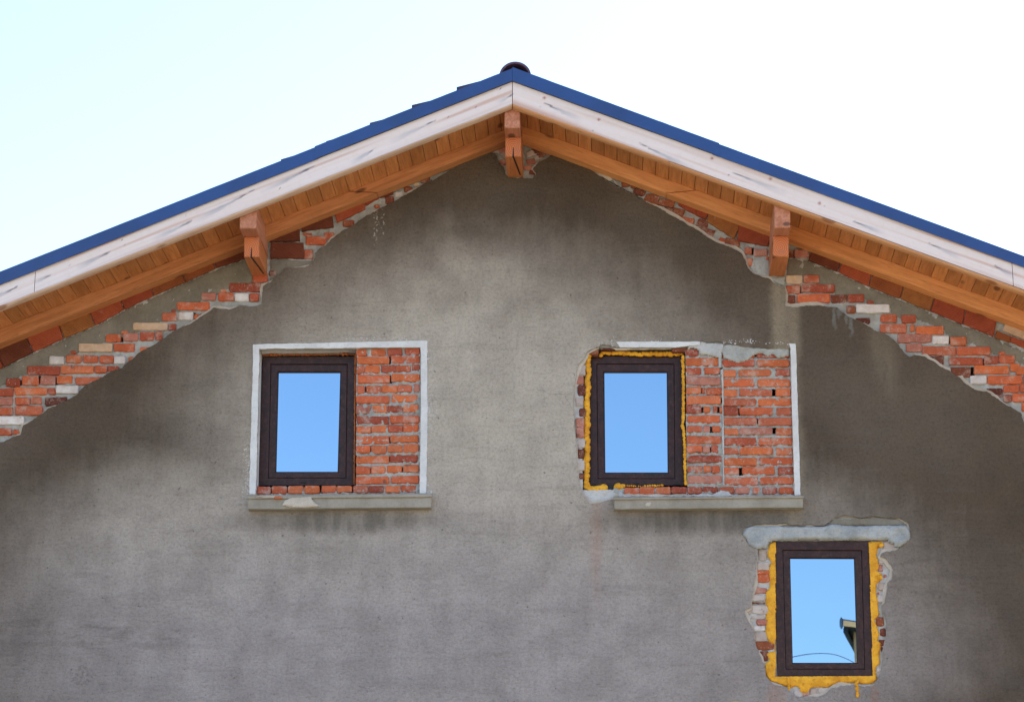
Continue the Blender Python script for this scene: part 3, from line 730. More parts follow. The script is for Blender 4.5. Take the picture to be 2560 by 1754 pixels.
# ---- rafters bolted flat against the wall, each side scarfed from two lengths
def rafter(pts_uv, mat):
    bm = nbm(); prism(bm, XZL(pts_uv, -.10), -.10, .012, .005); return fin('rafter', bm, mat, house)
fl = lambda u: 325 + (1261 - u) * (822 - 325) / 1261; flb = lambda u: 354 + (1261 - u) * (858 - 354) / 1261
fr = lambda u: 318 + (u - 1314) * (778 - 318) / 1246; frb = lambda u: 352 + (u - 1314) * (815 - 352) / 1246
rafter([(874, fl(874) - .2), (944, flb(944)), (1285, flb(1285)), (1285, fl(1285))], M['raf_l'])
rafter([(-490, fl(-490)), (872, fl(872)), (941, flb(941)), (-490, flb(-490))], M['raf_l'])
rafter([(1281, fr(1281)), (1738, fr(1738)), (1664, frb(1664)), (1281, frb(1281))], M['raf_r'])
rafter([(1741, fr(1741)), (3060, fr(3060)), (3060, frb(3060)), (1667, frb(1667))], M['raf_r'])
# ---- purlins: an upper timber and a shorter lower one, sawn ends with rings
def m_end():
    k = NT('sawn timber end grain')
    g = k.n('ShaderNodeTexCoord').outputs['Generated']
    d = k.vmath('LENGTH', k.vmath('MULTIPLY', k.vmath('SUBTRACT', k.vmath('ADD', g, k.vmath('MULTIPLY', k.noise(12, 3, color=True), (.12, .12, .12))), (.55, .5, .5)), (1, 0, 1)))
    rings = k.math('SINE', k.math('MULTIPLY', d, 60))
    c = k.mix(k.ramp(rings, -1, 1), lin((204, 118, 70)), lin((176, 92, 52)))
    c = k.mix(k.ramp(k.noise(14, 4), .45, .75, 0, .5), c, lin((150, 104, 86)))
    return k.out(c, .8, k.bump(rings, .15, .002))
M['end'] = m_end()
def timber(bm, q, y0, y1, chamfer=.006):
    prism(bm, q, y0, y1, chamfer)
def purlin(up, lw, label, split=True):
    bm = nbm(); timber(bm, XZL([(up[0], up[3]), (up[1], up[3]), (up[1], up[2]), (up[0], up[2])], -.60), -.60, .25)
    o = fin('purlin', bm, M['purlin'], house); tag(o, label)
    bm = nbm(); q = XZL([(lw[0], lw[3]), (lw[1], lw[3]), (lw[1], lw[2] - 6), (lw[0], lw[2] - 6)], -.42); zmin = min(p[1] for p in XZL([(up[0], up[3])], -.60)) - .001
    q = [(x, min(z, zmin)) for x, z in q]
    timber(bm, q, -.42, .25)
    # drying split on the underside
    xm = sum(p[0] for p in q) / 4; zb = min(p[1] for p in q)
    b = fin('lower_timber', bm, [M['corbel'], M['end']], o)
    for p in b.data.polygons:
        if p.normal.y < -.9: p.material_index = 1
    if not split: return
    bm = nbm(); prism(bm, [(xm - .006, zb - .001), (xm + .006, zb - .001), (xm + .004, zb + .07), (xm - .001, zb + .075)], -.4215, -.40, .0004)
    vs = [bm.verts.new(p) for p in ((xm - .006, -.421, zb - .0012), (xm + .006, -.421, zb - .0012), (xm + .03, -.20, zb - .0012), (xm + .045, -.03, zb - .0012), (xm + .036, -.03, zb - .0012), (xm + .018, -.20, zb - .0012))]
    paint(bm, [bm.faces.new(vs)], (1, 1, 1)); fin('drying_crack', bm, M['black'], o)
purlin((1261, 1300, 262, 320), (1263, 1303, 343, 391), 'ridge purlin with split underside')
purlin((599, 641, 508, 571), (610, 648, 591, 642), 'left purlin with split underside')
purlin((1936, 1976, 506, 569), (1932, 1972, 590, 641), 'right purlin', False)

# ------------------------------------------------------------------ WINDOWS
def ring(bm, o, i, prof):
    """o, i: outer and inner four corners (x, z); prof: (t from outer to inner, y)"""
    loops = [[bm.verts.new((a[0] + (b[0] - a[0]) * t, y, a[1] + (b[1] - a[1]) * t)) for a, b in zip(o, i)] for t, y in prof]
    for a, b in zip(loops, loops[1:] + loops[:1]):
        for k_ in range(4): bm.faces.new((a[k_], a[(k_ + 1) % 4], b[(k_ + 1) % 4], b[k_]))
    paint(bm, bm.faces, (1, 1, 1))
def window(z, fo, so_, gl, yf, label, drain):
    bm = nbm(); o, i = XZL(ZL(z, fo), yf), XZL(ZL(z, so_), yf)
    ring(bm, o, i, [(0, yf + .07), (0, yf + .003), (.04, yf), (.93, yf), (1, yf + .004), (1, yf + .07)])
    wdw = fin('window', bm, M['frame'], house); tag(wdw, label)
    g = XZL(ZL(z, gl), yf + .008)
    bm = nbm(); ii = [(a[0] + (b[0] - a[0]) * .03, a[1] + (b[1] - a[1]) * .03) for a, b in zip(i, g)]
    ring(bm, ii, g, [(0, yf + .06), (0, yf + .009), (.05, yf + .006), (.80, yf + .006), (.95, yf + .014), (.95, yf + .06)])
    fin('sash', bm, M['frame'], wdw)
    bm = nbm(); g0 = [(a[0] + (b[0] - a[0]) * .93, a[1] + (b[1] - a[1]) * .93) for a, b in zip(ii, g)]
    ring(bm, g0, g, [(0, yf + .05), (0, yf + .016), (.5, yf + .0145), (1, yf + .018), (1, yf + .05)])
    fin('gasket', bm, M['black'], wdw)
    bm = nbm(); vs = [bm.verts.new((a[0], yf + .022, a[1])) for a in g0]; vb = [bm.verts.new((a[0], yf + .046, a[1])) for a in g0]
    bm.faces.new(vs); bm.faces.new(vb[::-1])
    for k_ in range(4): bm.faces.new((vs[k_], vs[(k_ + 1) % 4], vb[(k_ + 1) % 4], vb[k_]))
    paint(bm, bm.faces, (1, 1, 1)); fin('glass_pane', bm, M['glass'], wdw)
    bm = nbm(); q = XZL(ZL(z, drain), yf); prism(bm, q, yf - .004, yf + .01, .002); fin('drain_cap', bm, M['black'], wdw)
    return wdw
Y1 = .13
win1 = window(W1, [(150, 1303), (940, 1303), (952, 235), (190, 235)], [(232, 1240), (880, 1240), (890, 298), (255, 298)], [(300, 1187), (808, 1187), (830, 368), (320, 368)], Y1,
    'dark brown window set deep beside red brick infill', [(505, 1285), (548, 1285), (548, 1271), (505, 1271)])
Y2 = .10
win2 = window(W2, [(178, 1303), (965, 1303), (945, 230), (175, 230)], [(248, 1245), (888, 1245), (880, 295), (238, 295)], [(310, 1192), (826, 1192), (818, 368), (302, 368)], Y2,
    'dark brown window ringed with thin yellow foam', [(550, 1295), (590, 1295), (590, 1278), (550, 1278)])
Y3 = .022
win3 = window(ZG, [(397, 1392), (1178, 1392), (1142, 295), (372, 295)], [(465, 1325), (1105, 1325), (1078, 370), (440, 367)], [(523, 1272), (1040, 1272), (1015, 437), (502, 435)], Y3,
    'lower dark brown window in wide yellow foam under a concrete lintel', [(775, 1372), (805, 1372), (805, 1364), (775, 1364)])

# ---- brick infills
def infill(z, rows, mort_poly, yf, label):
    bm = nbm(); rects(bm, z, rows, yf, yf + .07); o = fin('brick_infill', bm, M['brick'], house); tag(o, label)
    bm = nbm()
    for q in mort_poly: rough_sheet(bm, XZL(ZL(z, q), yf), yf + .011, .017, .007, freq=30, seed=z[0], gaps=GAPS)
    fin('bed_mortar', bm, M['mortar'], o, True)
    return o
rows1 = [(965, 170, 1052, 228), (1080, 168, 1205, 228), (1222, 165, 1347, 225), (1365, 163, 1490, 220), (968, 233, 1238, 297), (1250, 228, 1492, 290), (965, 312, 1030, 375), (1037, 308, 1162, 372),
    (1167, 303, 1288, 368), (1295, 300, 1420, 360), (1425, 295, 1492, 350), (975, 388, 1240, 455), (1255, 378, 1492, 443), (968, 475, 1035, 540), (1045, 472, 1170, 540), (1177, 468, 1303, 533),
    (1308, 465, 1427, 528), (1437, 460, 1492, 525, 'p'), (962, 560, 1238, 622), (1255, 550, 1470, 612), (962, 635, 1085, 707, 'p'), (1095, 635, 1220, 700), (1223, 638, 1347, 695), (1350, 632, 1480, 695),
    (962, 727, 1232, 793), (1245, 722, 1485, 785), (965, 808, 1085, 868), (1090, 805, 1215, 863), (1222, 800, 1347, 863), (1352, 797, 1480, 860), (962, 890, 1235, 957), (1247, 882, 1482, 945),
    (962, 972, 1080, 1035), (1087, 970, 1217, 1037), (1225, 967, 1347, 1028), (1355, 960, 1483, 1032), (960, 1057, 1235, 1120), (1243, 1048, 1472, 1112), (962, 1142, 1080, 1210), (1085, 1140, 1205, 1203),
    (1215, 1137, 1342, 1198), (1352, 1130, 1483, 1193), (960, 1227, 1237, 1290), (1250, 1222, 1485, 1283), (135, 1310, 255, 1375), (262, 1305, 390, 1372), (395, 1305, 525, 1372), (535, 1303, 657, 1370),
    (675, 1303, 798, 1365), (803, 1305, 930, 1362), (937, 1303, 1062, 1365), (1068, 1303, 1192, 1362), (1200, 1302, 1328, 1362), (1335, 1298, 1462, 1360)]
infill(W1, rows1, [[(962, 150), (1520, 140), (1510, 1400), (958, 1400)], [(110, 1312), (965, 1312), (965, 1400), (110, 1400)]], .022, 'red brick infill right of the left window')
rows2 = [(972, 170, 1085, 235), (975, 243, 1250, 310), (977, 325, 1105, 383), (1130, 325, 1262, 385), (980, 400, 1262, 470, 'p'), (980, 485, 1103, 545), (1112, 487, 1140, 540), (1148, 492, 1275, 550),
    (985, 560, 1265, 630), (985, 640, 1105, 705), (1122, 645, 1182, 700), (1200, 642, 1240, 700), (1255, 650, 1280, 705), (987, 720, 1262, 783), (985, 805, 1110, 860), (1117, 803, 1177, 862, 'p'),
    (1195, 805, 1267, 860), (985, 890, 1270, 955), (987, 968, 1112, 1030), (1117, 968, 1178, 1030, 'p'), (1185, 963, 1245, 1030), (990, 1053, 1273, 1112), (990, 1140, 1115, 1198), (1125, 1133, 1188, 1195),
    (1193, 1135, 1258, 1198), (995, 1215, 1275, 1285, 'p'), (467, 1318, 593, 1378), (597, 1313, 722, 1378), (727, 1312, 850, 1375), (855, 1312, 982, 1370), (990, 1312, 1110, 1370), (1115, 1310, 1243, 1365),
    (1250, 1312, 1378, 1370), (1382, 1315, 1505, 1372, 'p'), (1533, 1315, 1593, 1372), (1612, 1312, 1740, 1375), (1745, 1312, 1873, 1372), (1275, 185, 1548, 245), (1565, 185, 1838, 245),
    (1280, 260, 1548, 318), (1565, 258, 1838, 320), (1278, 345, 1392, 403), (1415, 338, 1685, 400), (1718, 333, 1845, 395), (1280, 418, 1548, 485), (1570, 420, 1845, 487), (1282, 503, 1405, 567),
    (1418, 500, 1695, 563), (1720, 497, 1847, 565), (1287, 580, 1560, 640), (1575, 580, 1855, 640), (1285, 650, 1413, 722), (1420, 655, 1700, 718), (1727, 655, 1855, 722), (1288, 740, 1563, 803),
    (1578, 740, 1862, 805), (1290, 825, 1413, 885), (1420, 823, 1697, 882, 'p'), (1720, 825, 1862, 885), (1297, 905, 1563, 970), (1580, 905, 1865, 967), (1290, 985, 1415, 1047), (1420, 982, 1700, 1047),
    (1722, 985, 1865, 1050), (1287, 1070, 1570, 1135), (1580, 1068, 1868, 1130), (1293, 1150, 1418, 1215), (1443, 1145, 1715, 1213), (1740, 1145, 1870, 1212), (1298, 1230, 1577, 1298), (1590, 1228, 1873, 1293)]
inf2 = infill(W2, rows2, [[(970, 100), (1860, 150), (1900, 1410), (985, 1410)], [(370, 1320), (990, 1315), (990, 1410), (370, 1410)]], .022, 'two part red brick infill with mortar smears right of the middle window')
bm = nbm()
rough_sheet(bm, XZL(ZL(W2, [(985, 150), (1090, 105), (1100, 80), (1140, 80), (1150, 112), (1300, 120), (1275, 240), (1272, 330), (1250, 330), (1245, 245), (1170, 225), (1090, 215), (1080, 180), (1040, 165), (985, 168)])), .004, .007, .008, .02, .03, 28)
fin('mortar_smear', bm, M['whitemortar'], inf2, True)
bm = nbm()
rough_sheet(bm, XZL(ZL(W2, [(1280, 130), (1480, 112), (1640, 120), (1840, 150), (1842, 225), (1740, 250), (1700, 215), (1660, 235), (1600, 205), (1540, 225), (1500, 265), (1400, 290), (1330, 260), (1290, 245), (1272, 190)])), .006, .006, .008, .022, .03, 24, 3)
fin('mortar_smear', bm, M['mortar'], inf2, True)
bm = nbm()
rough_sheet(bm, XZL(ZL(W2, [(400, 1405), (430, 1330), (470, 1372), (700, 1385), (1000, 1375), (1130, 1362), (1200, 1368), (1260, 1335), (1330, 1340), (1360, 1372), (1500, 1378), (1700, 1380), (1880, 1375), (1885, 1402), (400, 1410)])), .006, .006, .008, .015, .03, 30, 2)
rough_sheet(bm, XZL(ZL(W2, [(1262, 330), (1290, 330), (1296, 700), (1300, 1300), (1282, 1300), (1276, 900), (1278, 600)])), .016, .010, .007, .012, .01, 30, 6)
fin('mortar_smear', bm, M['whitemortar'], inf2, True)

# ---- white bands painted round the openings, with the reveals behind them
def flecks(bm, uvs, n, spread, y0):
    for _ in range(n):
        i = random.randrange(len(uvs) - 1); t = random.random(); a, b = uvs[i], uvs[i + 1]
        u, v_ = a[0] + (b[0] - a[0]) * t + random.gauss(0, spread), a[1] + (b[1] - a[1]) * t + random.gauss(0, spread)
        x, z = XZ((u, v_)); r = random.uniform(.0015, .005)
        prism(bm, [(x + math.cos(a_) * r * random.uniform(.6, 1.4), z + math.sin(a_) * r * random.uniform(.6, 1.4)) for a_ in (0, 1.2, 2.4, 3.6, 5)], y0 - .002, y0 + .002, .0005)
def slabq(bm, uv4, y, d0, d1):
    prism(bm, XZL(uv4, y), d0, d1, .001)
o1 = rough_line(XZL(ZL(W1, [(107, 135), (107, 300), (92, 800), (78, 1376), (130, 1378), (130, 1370), (145, 800), (160, 172), (1500, 158), (1502, 700), (1490, 1368), (1545, 1368), (1555, 700), (1552, 105), (800, 120)])), .02, .004, True)
sur1 = plate('window_surround', o1, [], -.004, .012, M['white'], house)
bm = nbm()
flecks(bm, ZL(W1, [(1440, 95), (1560, 110), (1570, 600), (1560, 900), (1560, 1330), (1575, 1370)]), 170, 5, 0); flecks(bm, ZL(W1, [(70, 1000), (70, 1250), (62, 1360)]), 90, 6, 0); flecks(bm, ZL(W1, [(1560, 650), (1600, 720)]), 60, 9, 0)
flecks(bm, ZL(W1, [(850, 100), (1480, 92)]), 60, 4, 0)
fin('paint_flecks', bm, M['white'], sur1)
bm = nbm()   # reveal: left cheek, head, right cheek behind the bricks
def reveal(bm, z, L, T, Rr, yd, yl=.012):
    prism(bm, XZL(ZL(z, L)), yl, yd, .0005); prism(bm, XZL(ZL(z, T)), .012, yd, .0005); prism(bm, XZL(ZL(z, Rr)), .012, yd, .0005)
reveal(bm, W1, [(160, 172), (145, 800), (130, 1400), (60, 1400), (60, 150)], [(162, 171), (1500, 157), (1500, 60), (150, 60)], [(1502, 160), (1490, 1400), (1580, 1400), (1580, 120)], .30)
fin('window_reveal', bm, M['white'], sur1)
o2 = rough_line(XZL(ZL(W2, [(400, 115), (430, 160), (560, 160), (880, 160), (970, 150), (1090, 140), (1095, 112), (800, 112)])), .02, .004, True)
sur2 = plate('window_surround', o2, [], -.004, .012, M['white'], house)
o2 = rough_line(XZL(ZL(W2, [(1830, 128), (1845, 170), (1855, 600), (1868, 1000), (1880, 1385), (1927, 1382), (1915, 1000), (1900, 500), (1890, 150), (1885, 128)])), .02, .003, True)
plate('white_jamb', o2, [], -.004, .012, M['white'], sur2)
bm = nbm()
flecks(bm, ZL(W2, [(1290, 118), (1480, 108), (1560, 112), (1860, 135)]), 60, 3, 0); flecks(bm, ZL(W2, [(260, 120), (420, 110), (900, 105)]), 40, 4, 0)
fin('paint_flecks', bm, M['white'], sur2)
bm = nbm()
reveal(bm, W2, [(142, 240), (132, 1400), (-60, 1400), (-60, 240)], [(150, 160), (970, 160), (1500, 165), (1846, 168), (1850, 40), (100, 40)], [(1847, 168), (1882, 1400), (1960, 1400), (1960, 100)], .30, .07)
fin('window_reveal', bm, M['cement'], sur2)

# ---- yellow foam
def strand(bm, uvs, y, r, step=.016, var=.35):
    """a bead of foam: overlapping soft lumps along a line"""
    pts = XZL(uvs, y)
    for a, b in zip(pts, pts[1:]):
        L = math.hypot(b[0] - a[0], b[1] - a[1]); n = max(1, int(L / step))
        for i in range(n):
            t = i / n; rr = r * random.uniform(1 - var, 1 + var)
            mt = Matrix.Translation((a[0] + (b[0] - a[0]) * t + random.gauss(0, r * .2), y + random.gauss(0, r * .2), a[1] + (b[1] - a[1]) * t + random.gauss(0, r * .2)))
            s = Matrix.Diagonal((rr * random.uniform(.8, 1.25), rr * random.uniform(.7, 1), rr * random.uniform(.8, 1.25), 1))
            bmesh.ops.create_icosphere(bm, subdivisions=2, radius=1, matrix=mt @ Matrix.Rotation(random.random() * 3, 4, 'Y') @ s)
bm = bmesh.new()
strand(bm, ZL(W1, [(190, 226), (400, 221), (600, 221), (870, 216), (955, 218)]), Y1 + .004, .006, .008); strand(bm, ZL(W1, [(957, 225), (951, 800), (946, 1300)]), .05, .0055, .006, .2)
strand(bm, ZL(W1, [(255, 221), (290, 221)]), Y1 - .006, .010, .008, .15); strand(bm, ZL(W1, [(850, 216), (895, 216)]), Y1 - .006, .010, .008, .15)
fin('foam_seal', bm, M['orangefoam'], win1, True)
bm = bmesh.new()
strand(bm, ZL(W2, [(172, 215), (160, 300), (165, 350), (170, 380), (160, 430), (166, 520), (158, 600), (160, 700), (157, 850), (160, 1000), (154, 1100), (156, 1200), (152, 1300)]), .050, .019, .006, .22)
strand(bm, ZL(W2, [(150, 1320), (200, 1335), (300, 1325)]), Y2 - .05, .025, .008); strand(bm, ZL(W2, [(400, 1320), (450, 1315)]), Y2 - .05, .021, .008); strand(bm, ZL(W2, [(470, 1306), (600, 1308), (700, 1304), (800, 1302)]), .03, .008)
strand(bm, ZL(W2, [(290, 200), (330, 205), (420, 205), (600, 216), (780, 215), (950, 212)]), Y2 - .02, .015, .006, .3); strand(bm, ZL(W2, [(275, 225), (272, 258)]), Y2 - .03, .014)
strand(bm, ZL(W2, [(952, 230), (955, 400), (958, 600), (955, 780), (945, 800), (958, 840), (968, 1000), (970, 1150), (975, 1295)]), .036, .010, .005, .25)
fin('foam_seal', bm, M['foam'], win2, True)
bm = nbm(); prism(bm, XZL(ZL(W2, [(318, 1342), (385, 1342), (380, 1295), (328, 1295)]), .06), .06, .12, .004); fin('hinge_bracket', bm, M['black'], win2)
bm = nbm(); prism(bm, XZL(ZL(W2, [(870, 1298), (925, 1298), (925, 1290), (870, 1290)]), .08), .08, .12, .002); fin('packing_shim', bm, M['black'], win2)
foam3 = ZL(ZG, [(330, 310), (318, 370), (320, 420), (340, 460), (330, 500), (332, 600), (328, 660), (300, 700), (300, 760), (300, 810), (320, 850), (300, 890), (305, 960), (300, 1010), (310, 1060),
    (330, 1110), (370, 1130), (370, 1170), (310, 1190), (310, 1220), (330, 1250), (300, 1270), (290, 1340), (310, 1390), (340, 1420), (400, 1440), (450, 1460), (500, 1475), (560, 1470), (600, 1520),
    (640, 1520), (670, 1480), (720, 1470), (800, 1475), (870, 1450), (950, 1440), (1020, 1435), (1100, 1450), (1180, 1440), (1210, 1400), (1200, 1370), (1195, 1310), (1225, 1290), (1230, 1200),
    (1235, 1110), (1215, 1090), (1230, 1040), (1215, 1000), (1190, 930), (1225, 890), (1215, 810), (1205, 730), (1205, 640), (1250, 590), (1245, 550), (1210, 530), (1230, 500), (1215, 450), (1205, 410),
    (1215, 350), (1245, 340), (1250, 290), (1140, 288), (375, 288)])
o3 = rough_line(XZL(foam3, .01), .012, .004, True)
bm = nbm()
rough_sheet(bm, o3, .012, .007, .007, .022, .035, 17, 2)
# open the middle for the frame
fi = XZL(ZL(ZG, [(384, 1382), (1166, 1382), (1132, 200), (384, 200)]), .01)
kill = [f for f in bm.faces if inside(np.array([f.calc_center_median().x]), np.array([f.calc_center_median().z]), fi)[0]]
bmesh.ops.delete(bm, geom=kill, context='FACES')
strand(bm, ZL(ZG, [(1030, 1430), (1040, 1480), (1042, 1530), (1040, 1555)]), .0, .011, .008, .2); strand(bm, ZL(ZG, [(480, 1400), (490, 1450), (493, 1498)]), .0, .009, .008, .25); strand(bm, ZL(ZG, [(1055, 1410), (1040, 1440)]), .0, .010, .008)
strand(bm, ZL(ZG, [(1225, 330), (1230, 350)]), .004, .018); strand(bm, ZL(ZG, [(1225, 585), (1235, 560)]), .004, .016); strand(bm, ZL(ZG, [(600, 1490), (625, 1505)]), .006, .014)
fin('foam_seal', bm, M['foam'], win3, True)

# ---- chipped masonry round the middle and the lower window
bm = nbm()
rects(bm, W2, [(82, 470, 142, 560, 'd'), (90, 660, 142, 730, 'd'), (65, 740, 134, 820, 'p'), (65, 820, 134, 905, 'p'), (80, 1000, 136, 1080, 'd'), (88, 1195, 135, 1250, 'd'), (60, 395, 130, 460, 'p'), (80, 300, 145, 385, 'm'),
    (75, 1090, 140, 1180, 'm'), (60, 570, 130, 650, 'm'), (80, 915, 140, 990, 'm'), (270, 135, 410, 180, 'd'), (170, 170, 250, 215, 'b'), (860, 150, 985, 195, 'b')], .018, .09, amp=.007, jag=.014)
fin('chipped_jamb', bm, M['brick'], win2)
bm = nbm(); rough_sheet(bm, XZL(ZL(W2, [(20, 200), (150, 150), (136, 240), (130, 700), (128, 1330), (400, 1330), (400, 1470), (90, 1470), (20, 1000)])), .030, .010, .010, 0, 0, 24, 8)
fin('jamb_mortar', bm, M['whitemortar'], win2, True)
bm = nbm()
rects(bm, ZG, [(245, 360, 312, 455, 'm'), (235, 465, 335, 530, 'm'), (216, 532, 335, 558, 'r'), (216, 562, 335, 628, 'r'), (205, 665, 320, 718, 'p'), (195, 725, 300, 780, 'm'), (180, 785, 300, 803, 'd'), (190, 810, 330, 880, 'm'),
    (130, 840, 190, 890, 'm'), (180, 890, 300, 925, 'm'), (230, 925, 320, 970, 'p'), (190, 975, 305, 1020, 'm'), (212, 1025, 315, 1100, 'm'), (218, 1105, 370, 1170, 'b'), (250, 1180, 325, 1260, 'b'),
    (1215, 440, 1300, 480, 'm'), (1210, 480, 1252, 540, 'p'), (1250, 560, 1285, 598, 'p'), (1205, 630, 1270, 695, 'm'), (1200, 700, 1225, 725, 'p'), (1205, 725, 1262, 790, 'm'), (1190, 905, 1255, 975, 'b'), (1225, 1000, 1268, 1060, 'b'),
    (1212, 1085, 1272, 1140, 'b'), (1230, 1145, 1258, 1185, 'd'), (1195, 1300, 1235, 1350, 'm'), (1250, 300, 1350, 380, 'm'), (530, 1490, 600, 1555, 'm'), (600, 1500, 660, 1540, 'p'), (665, 1480, 720, 1540, 'm'), (725, 1475, 830, 1520, 'm')], .022, .09, amp=.008, jag=.014)
fin('chipped_jamb', bm, M['brick'], win3)
bm = nbm(); rough_sheet(bm, XZL(ZL(ZG, [(90, 60), (1500, 60), (1500, 600), (1340, 1250), (1200, 1560), (500, 1600), (240, 1450), (100, 900)])), .034, .010, .012, 0, 0, 22, 9)
fi = XZL(ZL(ZG, [(420, 1370), (1150, 1370), (1120, 330), (420, 330)]), .01)
kill = [f for f in bm.faces if inside(np.array([f.calc_center_median().x]), np.array([f.calc_center_median().z]), fi)[0]]
bmesh.ops.delete(bm, geom=kill, context='FACES')
fin('jamb_mortar', bm, M['whitemortar'], win3, True)
bm = nbm(); rough_sheet(bm, XZL([(1770, 1738), (1900, 1735), (1900, 1800), (1770, 1800)]), .02, .008, .01, 0, 0, 22, 9); fin('plaster_chip', bm, M['whitemortar'], house, True)

# ---- concrete lintel over the lower window
lin3 = ZL(ZG, [(110, 250), (130, 200), (170, 172), (260, 165), (400, 168), (600, 172), (790, 168), (830, 150), (1000, 165), (1250, 160), (1430, 158), (1465, 185), (1475, 230), (1470, 290), (1430, 320), (1380, 350), (1345, 345),
    (1340, 320), (1290, 305), (1285, 288), (1100, 285), (900, 292), (700, 285), (400, 292), (385, 292), (335, 310), (318, 350), (240, 370), (200, 355), (160, 325), (140, 280)])
bm = nbm(); rough_sheet(bm, rough_line(XZL(lin3, -.012), .02, .005, True), -.020, .012, .009, .028, .055, 13, 4)
lnt = fin('concrete_lintel', bm, M['concrete'], house, True)
bm = nbm(); rough_sheet(bm, rough_line(XZL(ZL(ZG, [(800, 172), (830, 130), (870, 108), (1000, 108), (1180, 104), (1300, 108), (1380, 120), (1440, 150), (1450, 175), (1200, 172)])), .02, .004, True), .004, .002, .010, .012, .02, 14, 1)
fin('cement_patch', bm, M['cement'], lnt, True)

# ---- sills
def sill(z, uL, uR, vt, vn, vb, label, patch=None):
    xa, xb = P(*Z(z, uL, vt), -.085).x, P(*Z(z, uR, vt), -.085).x
    zt_, zn = P(*Z(z, (uL + uR) / 2, vt), -.085).z, P(*Z(z, (uL + uR) / 2, vn), -.085).z; zb = P(*Z(z, (uL + uR) / 2, vb), -.07).z
    prof = [(.02, zt_ + .006), (-.078, zt_), (-.085, zt_ - .006), (-.085, zn + .003), (-.082, zn), (-.070, zn - .002), (-.070, zb + .004), (-.066, zb), (.02, zb - .002)]
    bm = nbm(); n = 70; rg = []
    for i in range(n + 1):
        x = xa + (xb - xa) * i / n; row = []
        for j, (y, zz) in enumerate(prof):
            inset = .008 if 5 <= j <= 8 else 0
            xx = min(max(x, xa + inset), xb - inset)
            row.append(bm.verts.new((xx + (random.uniform(-.001, .001)), y + .0016 * mnoise.noise((x * 14, j * 3, uL)), zz + .0022 * mnoise.noise((x * 12, j * 2, uR)) + .003 * mnoise.noise((x * 2, 0, uL)))))
        rg.append(row)
    m = len(prof)
    for a, b in zip(rg, rg[1:]):
        for j in range(m): bm.faces.new((a[j], a[(j + 1) % m], b[(j + 1) % m], b[j]))
    bm.faces.new(rg[0]); bm.faces.new(rg[-1]); paint(bm, bm.faces, (1, 1, 1))
    o = fin('window_sill', bm, M['sill'], house); tag(o, label)
    return o
s1 = sill(W1, 60, 1592, 1376, 1405, 1492, 'cement sill with a broken plaster patch under the left window')
bm = nbm(); rough_sheet(bm, rough_line(XZL(ZL(W1, [(340, 1470), (370, 1420), (420, 1402), (560, 1392), (700, 1396), (590, 1412), (620, 1440), (680, 1480), (560, 1490), (440, 1492)]), -.08), .015, .004, True), -.090, .003, .007, .015, .022, 20, 3)
rough_sheet(bm, rough_line(XZL(ZL(W1, [(120, 1400), (140, 1385), (300, 1388), (380, 1395), (350, 1410), (250, 1412)]), -.086), .015, .004, True), -.092, .003, .007, .012, .012, 20, 5)
fin('plaster_patch', bm, M['base'], s1, True)
bm = nbm(); brick(bm, ZL(W1, [(275, 1412), (355, 1412), (340, 1392), (280, 1390)]), -.092, -.07, 'r'); fin('brick_shard', bm, M['brick'], s1)
s2 = sill(W2, 375, 1955, 1392, 1412, 1492, 'plain cement sill under the middle window')
bm = nbm(); rough_sheet(bm, rough_line(XZL(ZL(W2, [(630, 1470), (650, 1440), (690, 1435), (700, 1460), (670, 1480)]), -.075), .015, .004, True), -.076, .002, .007, .015, .012, 20, 3)
fin('plaster_patch', bm, M['base'], s2, True)

# ------------------------------------------------------------------ ACROSS THE STREET: what the lower pane mirrors
def Rf(u, v, Y):
    """the point at depth Y that the lower pane mirrors at photo pixel (u, v)"""
    d = ray(u, v); yp = Y3 + .022; t = (yp - CAM_POS.y) / d.y; p = CAM_POS + d * t
    d = Vector((d.x, -d.y, d.z)); return p + d * ((Y - p.y) / d.y)
YN = -26.0
a = Rf(2106, 1548, YN); ux = (Rf(2206, 1548, YN) - Rf(2106, 1548, YN)).x / 100     # metres per photo pixel there
nh = empty('neighbour_house', (a.x, YN, 0)); nh.rotation_euler.z = R(10.5)
tag(nh, 'tall beige house across the street mirrored in the lower window pane', 'house')
mb = m_simple('beige painted wall', (222, 176, 124), .9, nsc=3, var=.2); mg = m_simple('blue grey gutter metal', (70, 92, 112), .5, nsc=6); md = m_simple('dark stained eave timber', (40, 46, 48), .7)
def slope_box(name, x0, x1, y0, y1, d0, d1, m):
    bm = nbm(); dz = -.20
    for v in box(bm, x0, x1, y0, y1, 0, 1): v.co.z = a.z + v.co.x * dz + (d0 if v.co.z < .5 else d1)
    return fin(name, bm, m, nh)
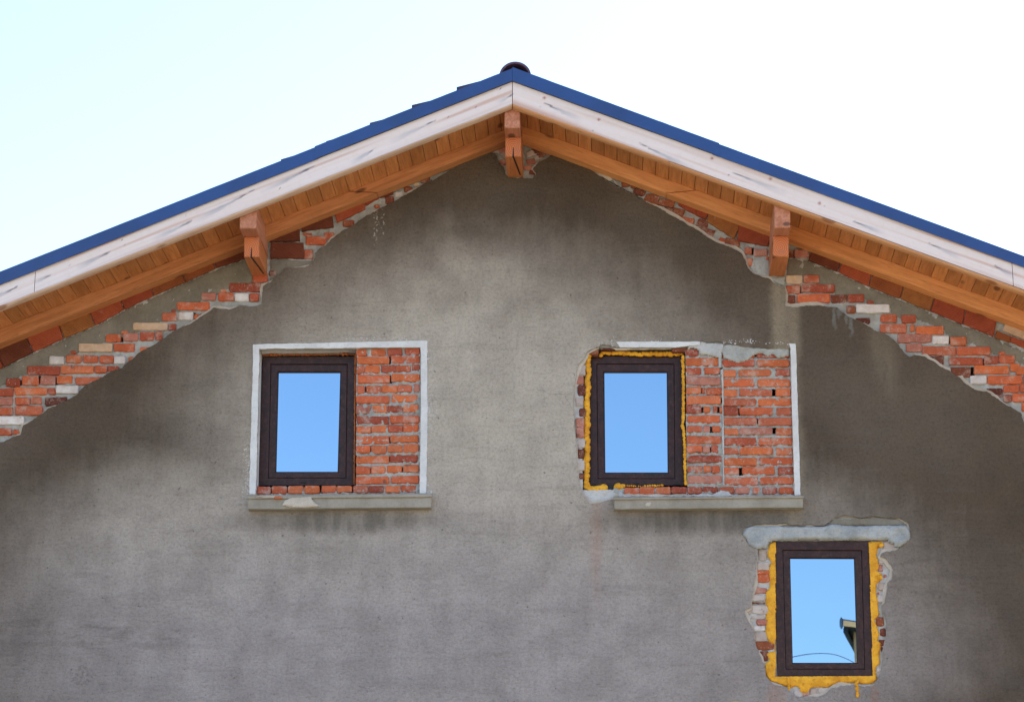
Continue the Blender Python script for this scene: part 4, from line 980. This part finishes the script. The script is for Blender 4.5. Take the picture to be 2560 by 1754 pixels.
slope_box('fascia', 0, 9, -.03, 0, -.10, .0, mb); slope_box('roof', -.03, 9.05, -9, -.031, -.03, .03, M['tile']); slope_box('eave', .01, 9, -9, -.032, -.13, -.035, md)
slope_box('eave_beam', .0, .09, -9, -.04, -.21, -.132, md)
bm = nbm(); box(bm, .17, 8.8, -8.9, -.30, 0, 1)
for v in bm.verts: v.co.z = 0 if v.co.z < .5 else a.z + v.co.x * -.2 - .134
fin('wall', bm, mb, nh)
bm = nbm(); prism(bm, [(-.035 + math.cos(t) * .038, a.z - .05 + math.sin(t) * .10) for t in np.linspace(0, 5.8, 14)], .03, -.03, .008); fin('gutter_end', bm, mg, nh)
YC = -22.0
pts = [Rf(u, v_, YC) for u, v_ in ((1885, 1670), (1935, 1655), (1985, 1643), (2020, 1635), (2057, 1632), (2095, 1638), (2135, 1655), (2190, 1690), (2300, 1780))]
cu = bpy.data.curves.new('overhead_cable', 'CURVE'); cu.dimensions = '3D'; cu.bevel_depth = .006; cu.bevel_resolution = 2
sp = cu.splines.new('NURBS'); sp.points.add(len(pts) - 1); sp.use_endpoint_u = True; sp.order_u = 4
for p, q in zip(sp.points, pts): p.co = (*q, 1)
tmp = bpy.data.objects.new('tmp', cu); COL.objects.link(tmp); bpy.context.view_layer.update()
me = bpy.data.meshes.new_from_object(tmp.evaluated_get(bpy.context.evaluated_depsgraph_get())); bpy.data.objects.remove(tmp); me.materials.clear()
tag(link('overhead_cable', me, M['black'], None, True), 'thin black cable arching from the street pole, mirrored in the lower pane', 'cable')
pole = empty('utility_pole', (pts[0].x, YC, 0)); tag(pole, 'round timber utility pole standing across the street behind the viewer', 'pole')
for nm, r0, r1, z0, z1 in (('shaft', .13, .09, 0, pts[0].z + .25), ('cap', .11, .02, pts[0].z + .25, pts[0].z + .33)):
    bm = nbm(); bmesh.ops.create_cone(bm, cap_ends=True, segments=14, radius1=r0, radius2=r1, depth=z1 - z0, matrix=Matrix.Translation((0, 0, (z0 + z1) / 2)))
    fin(nm, bm, md, pole)
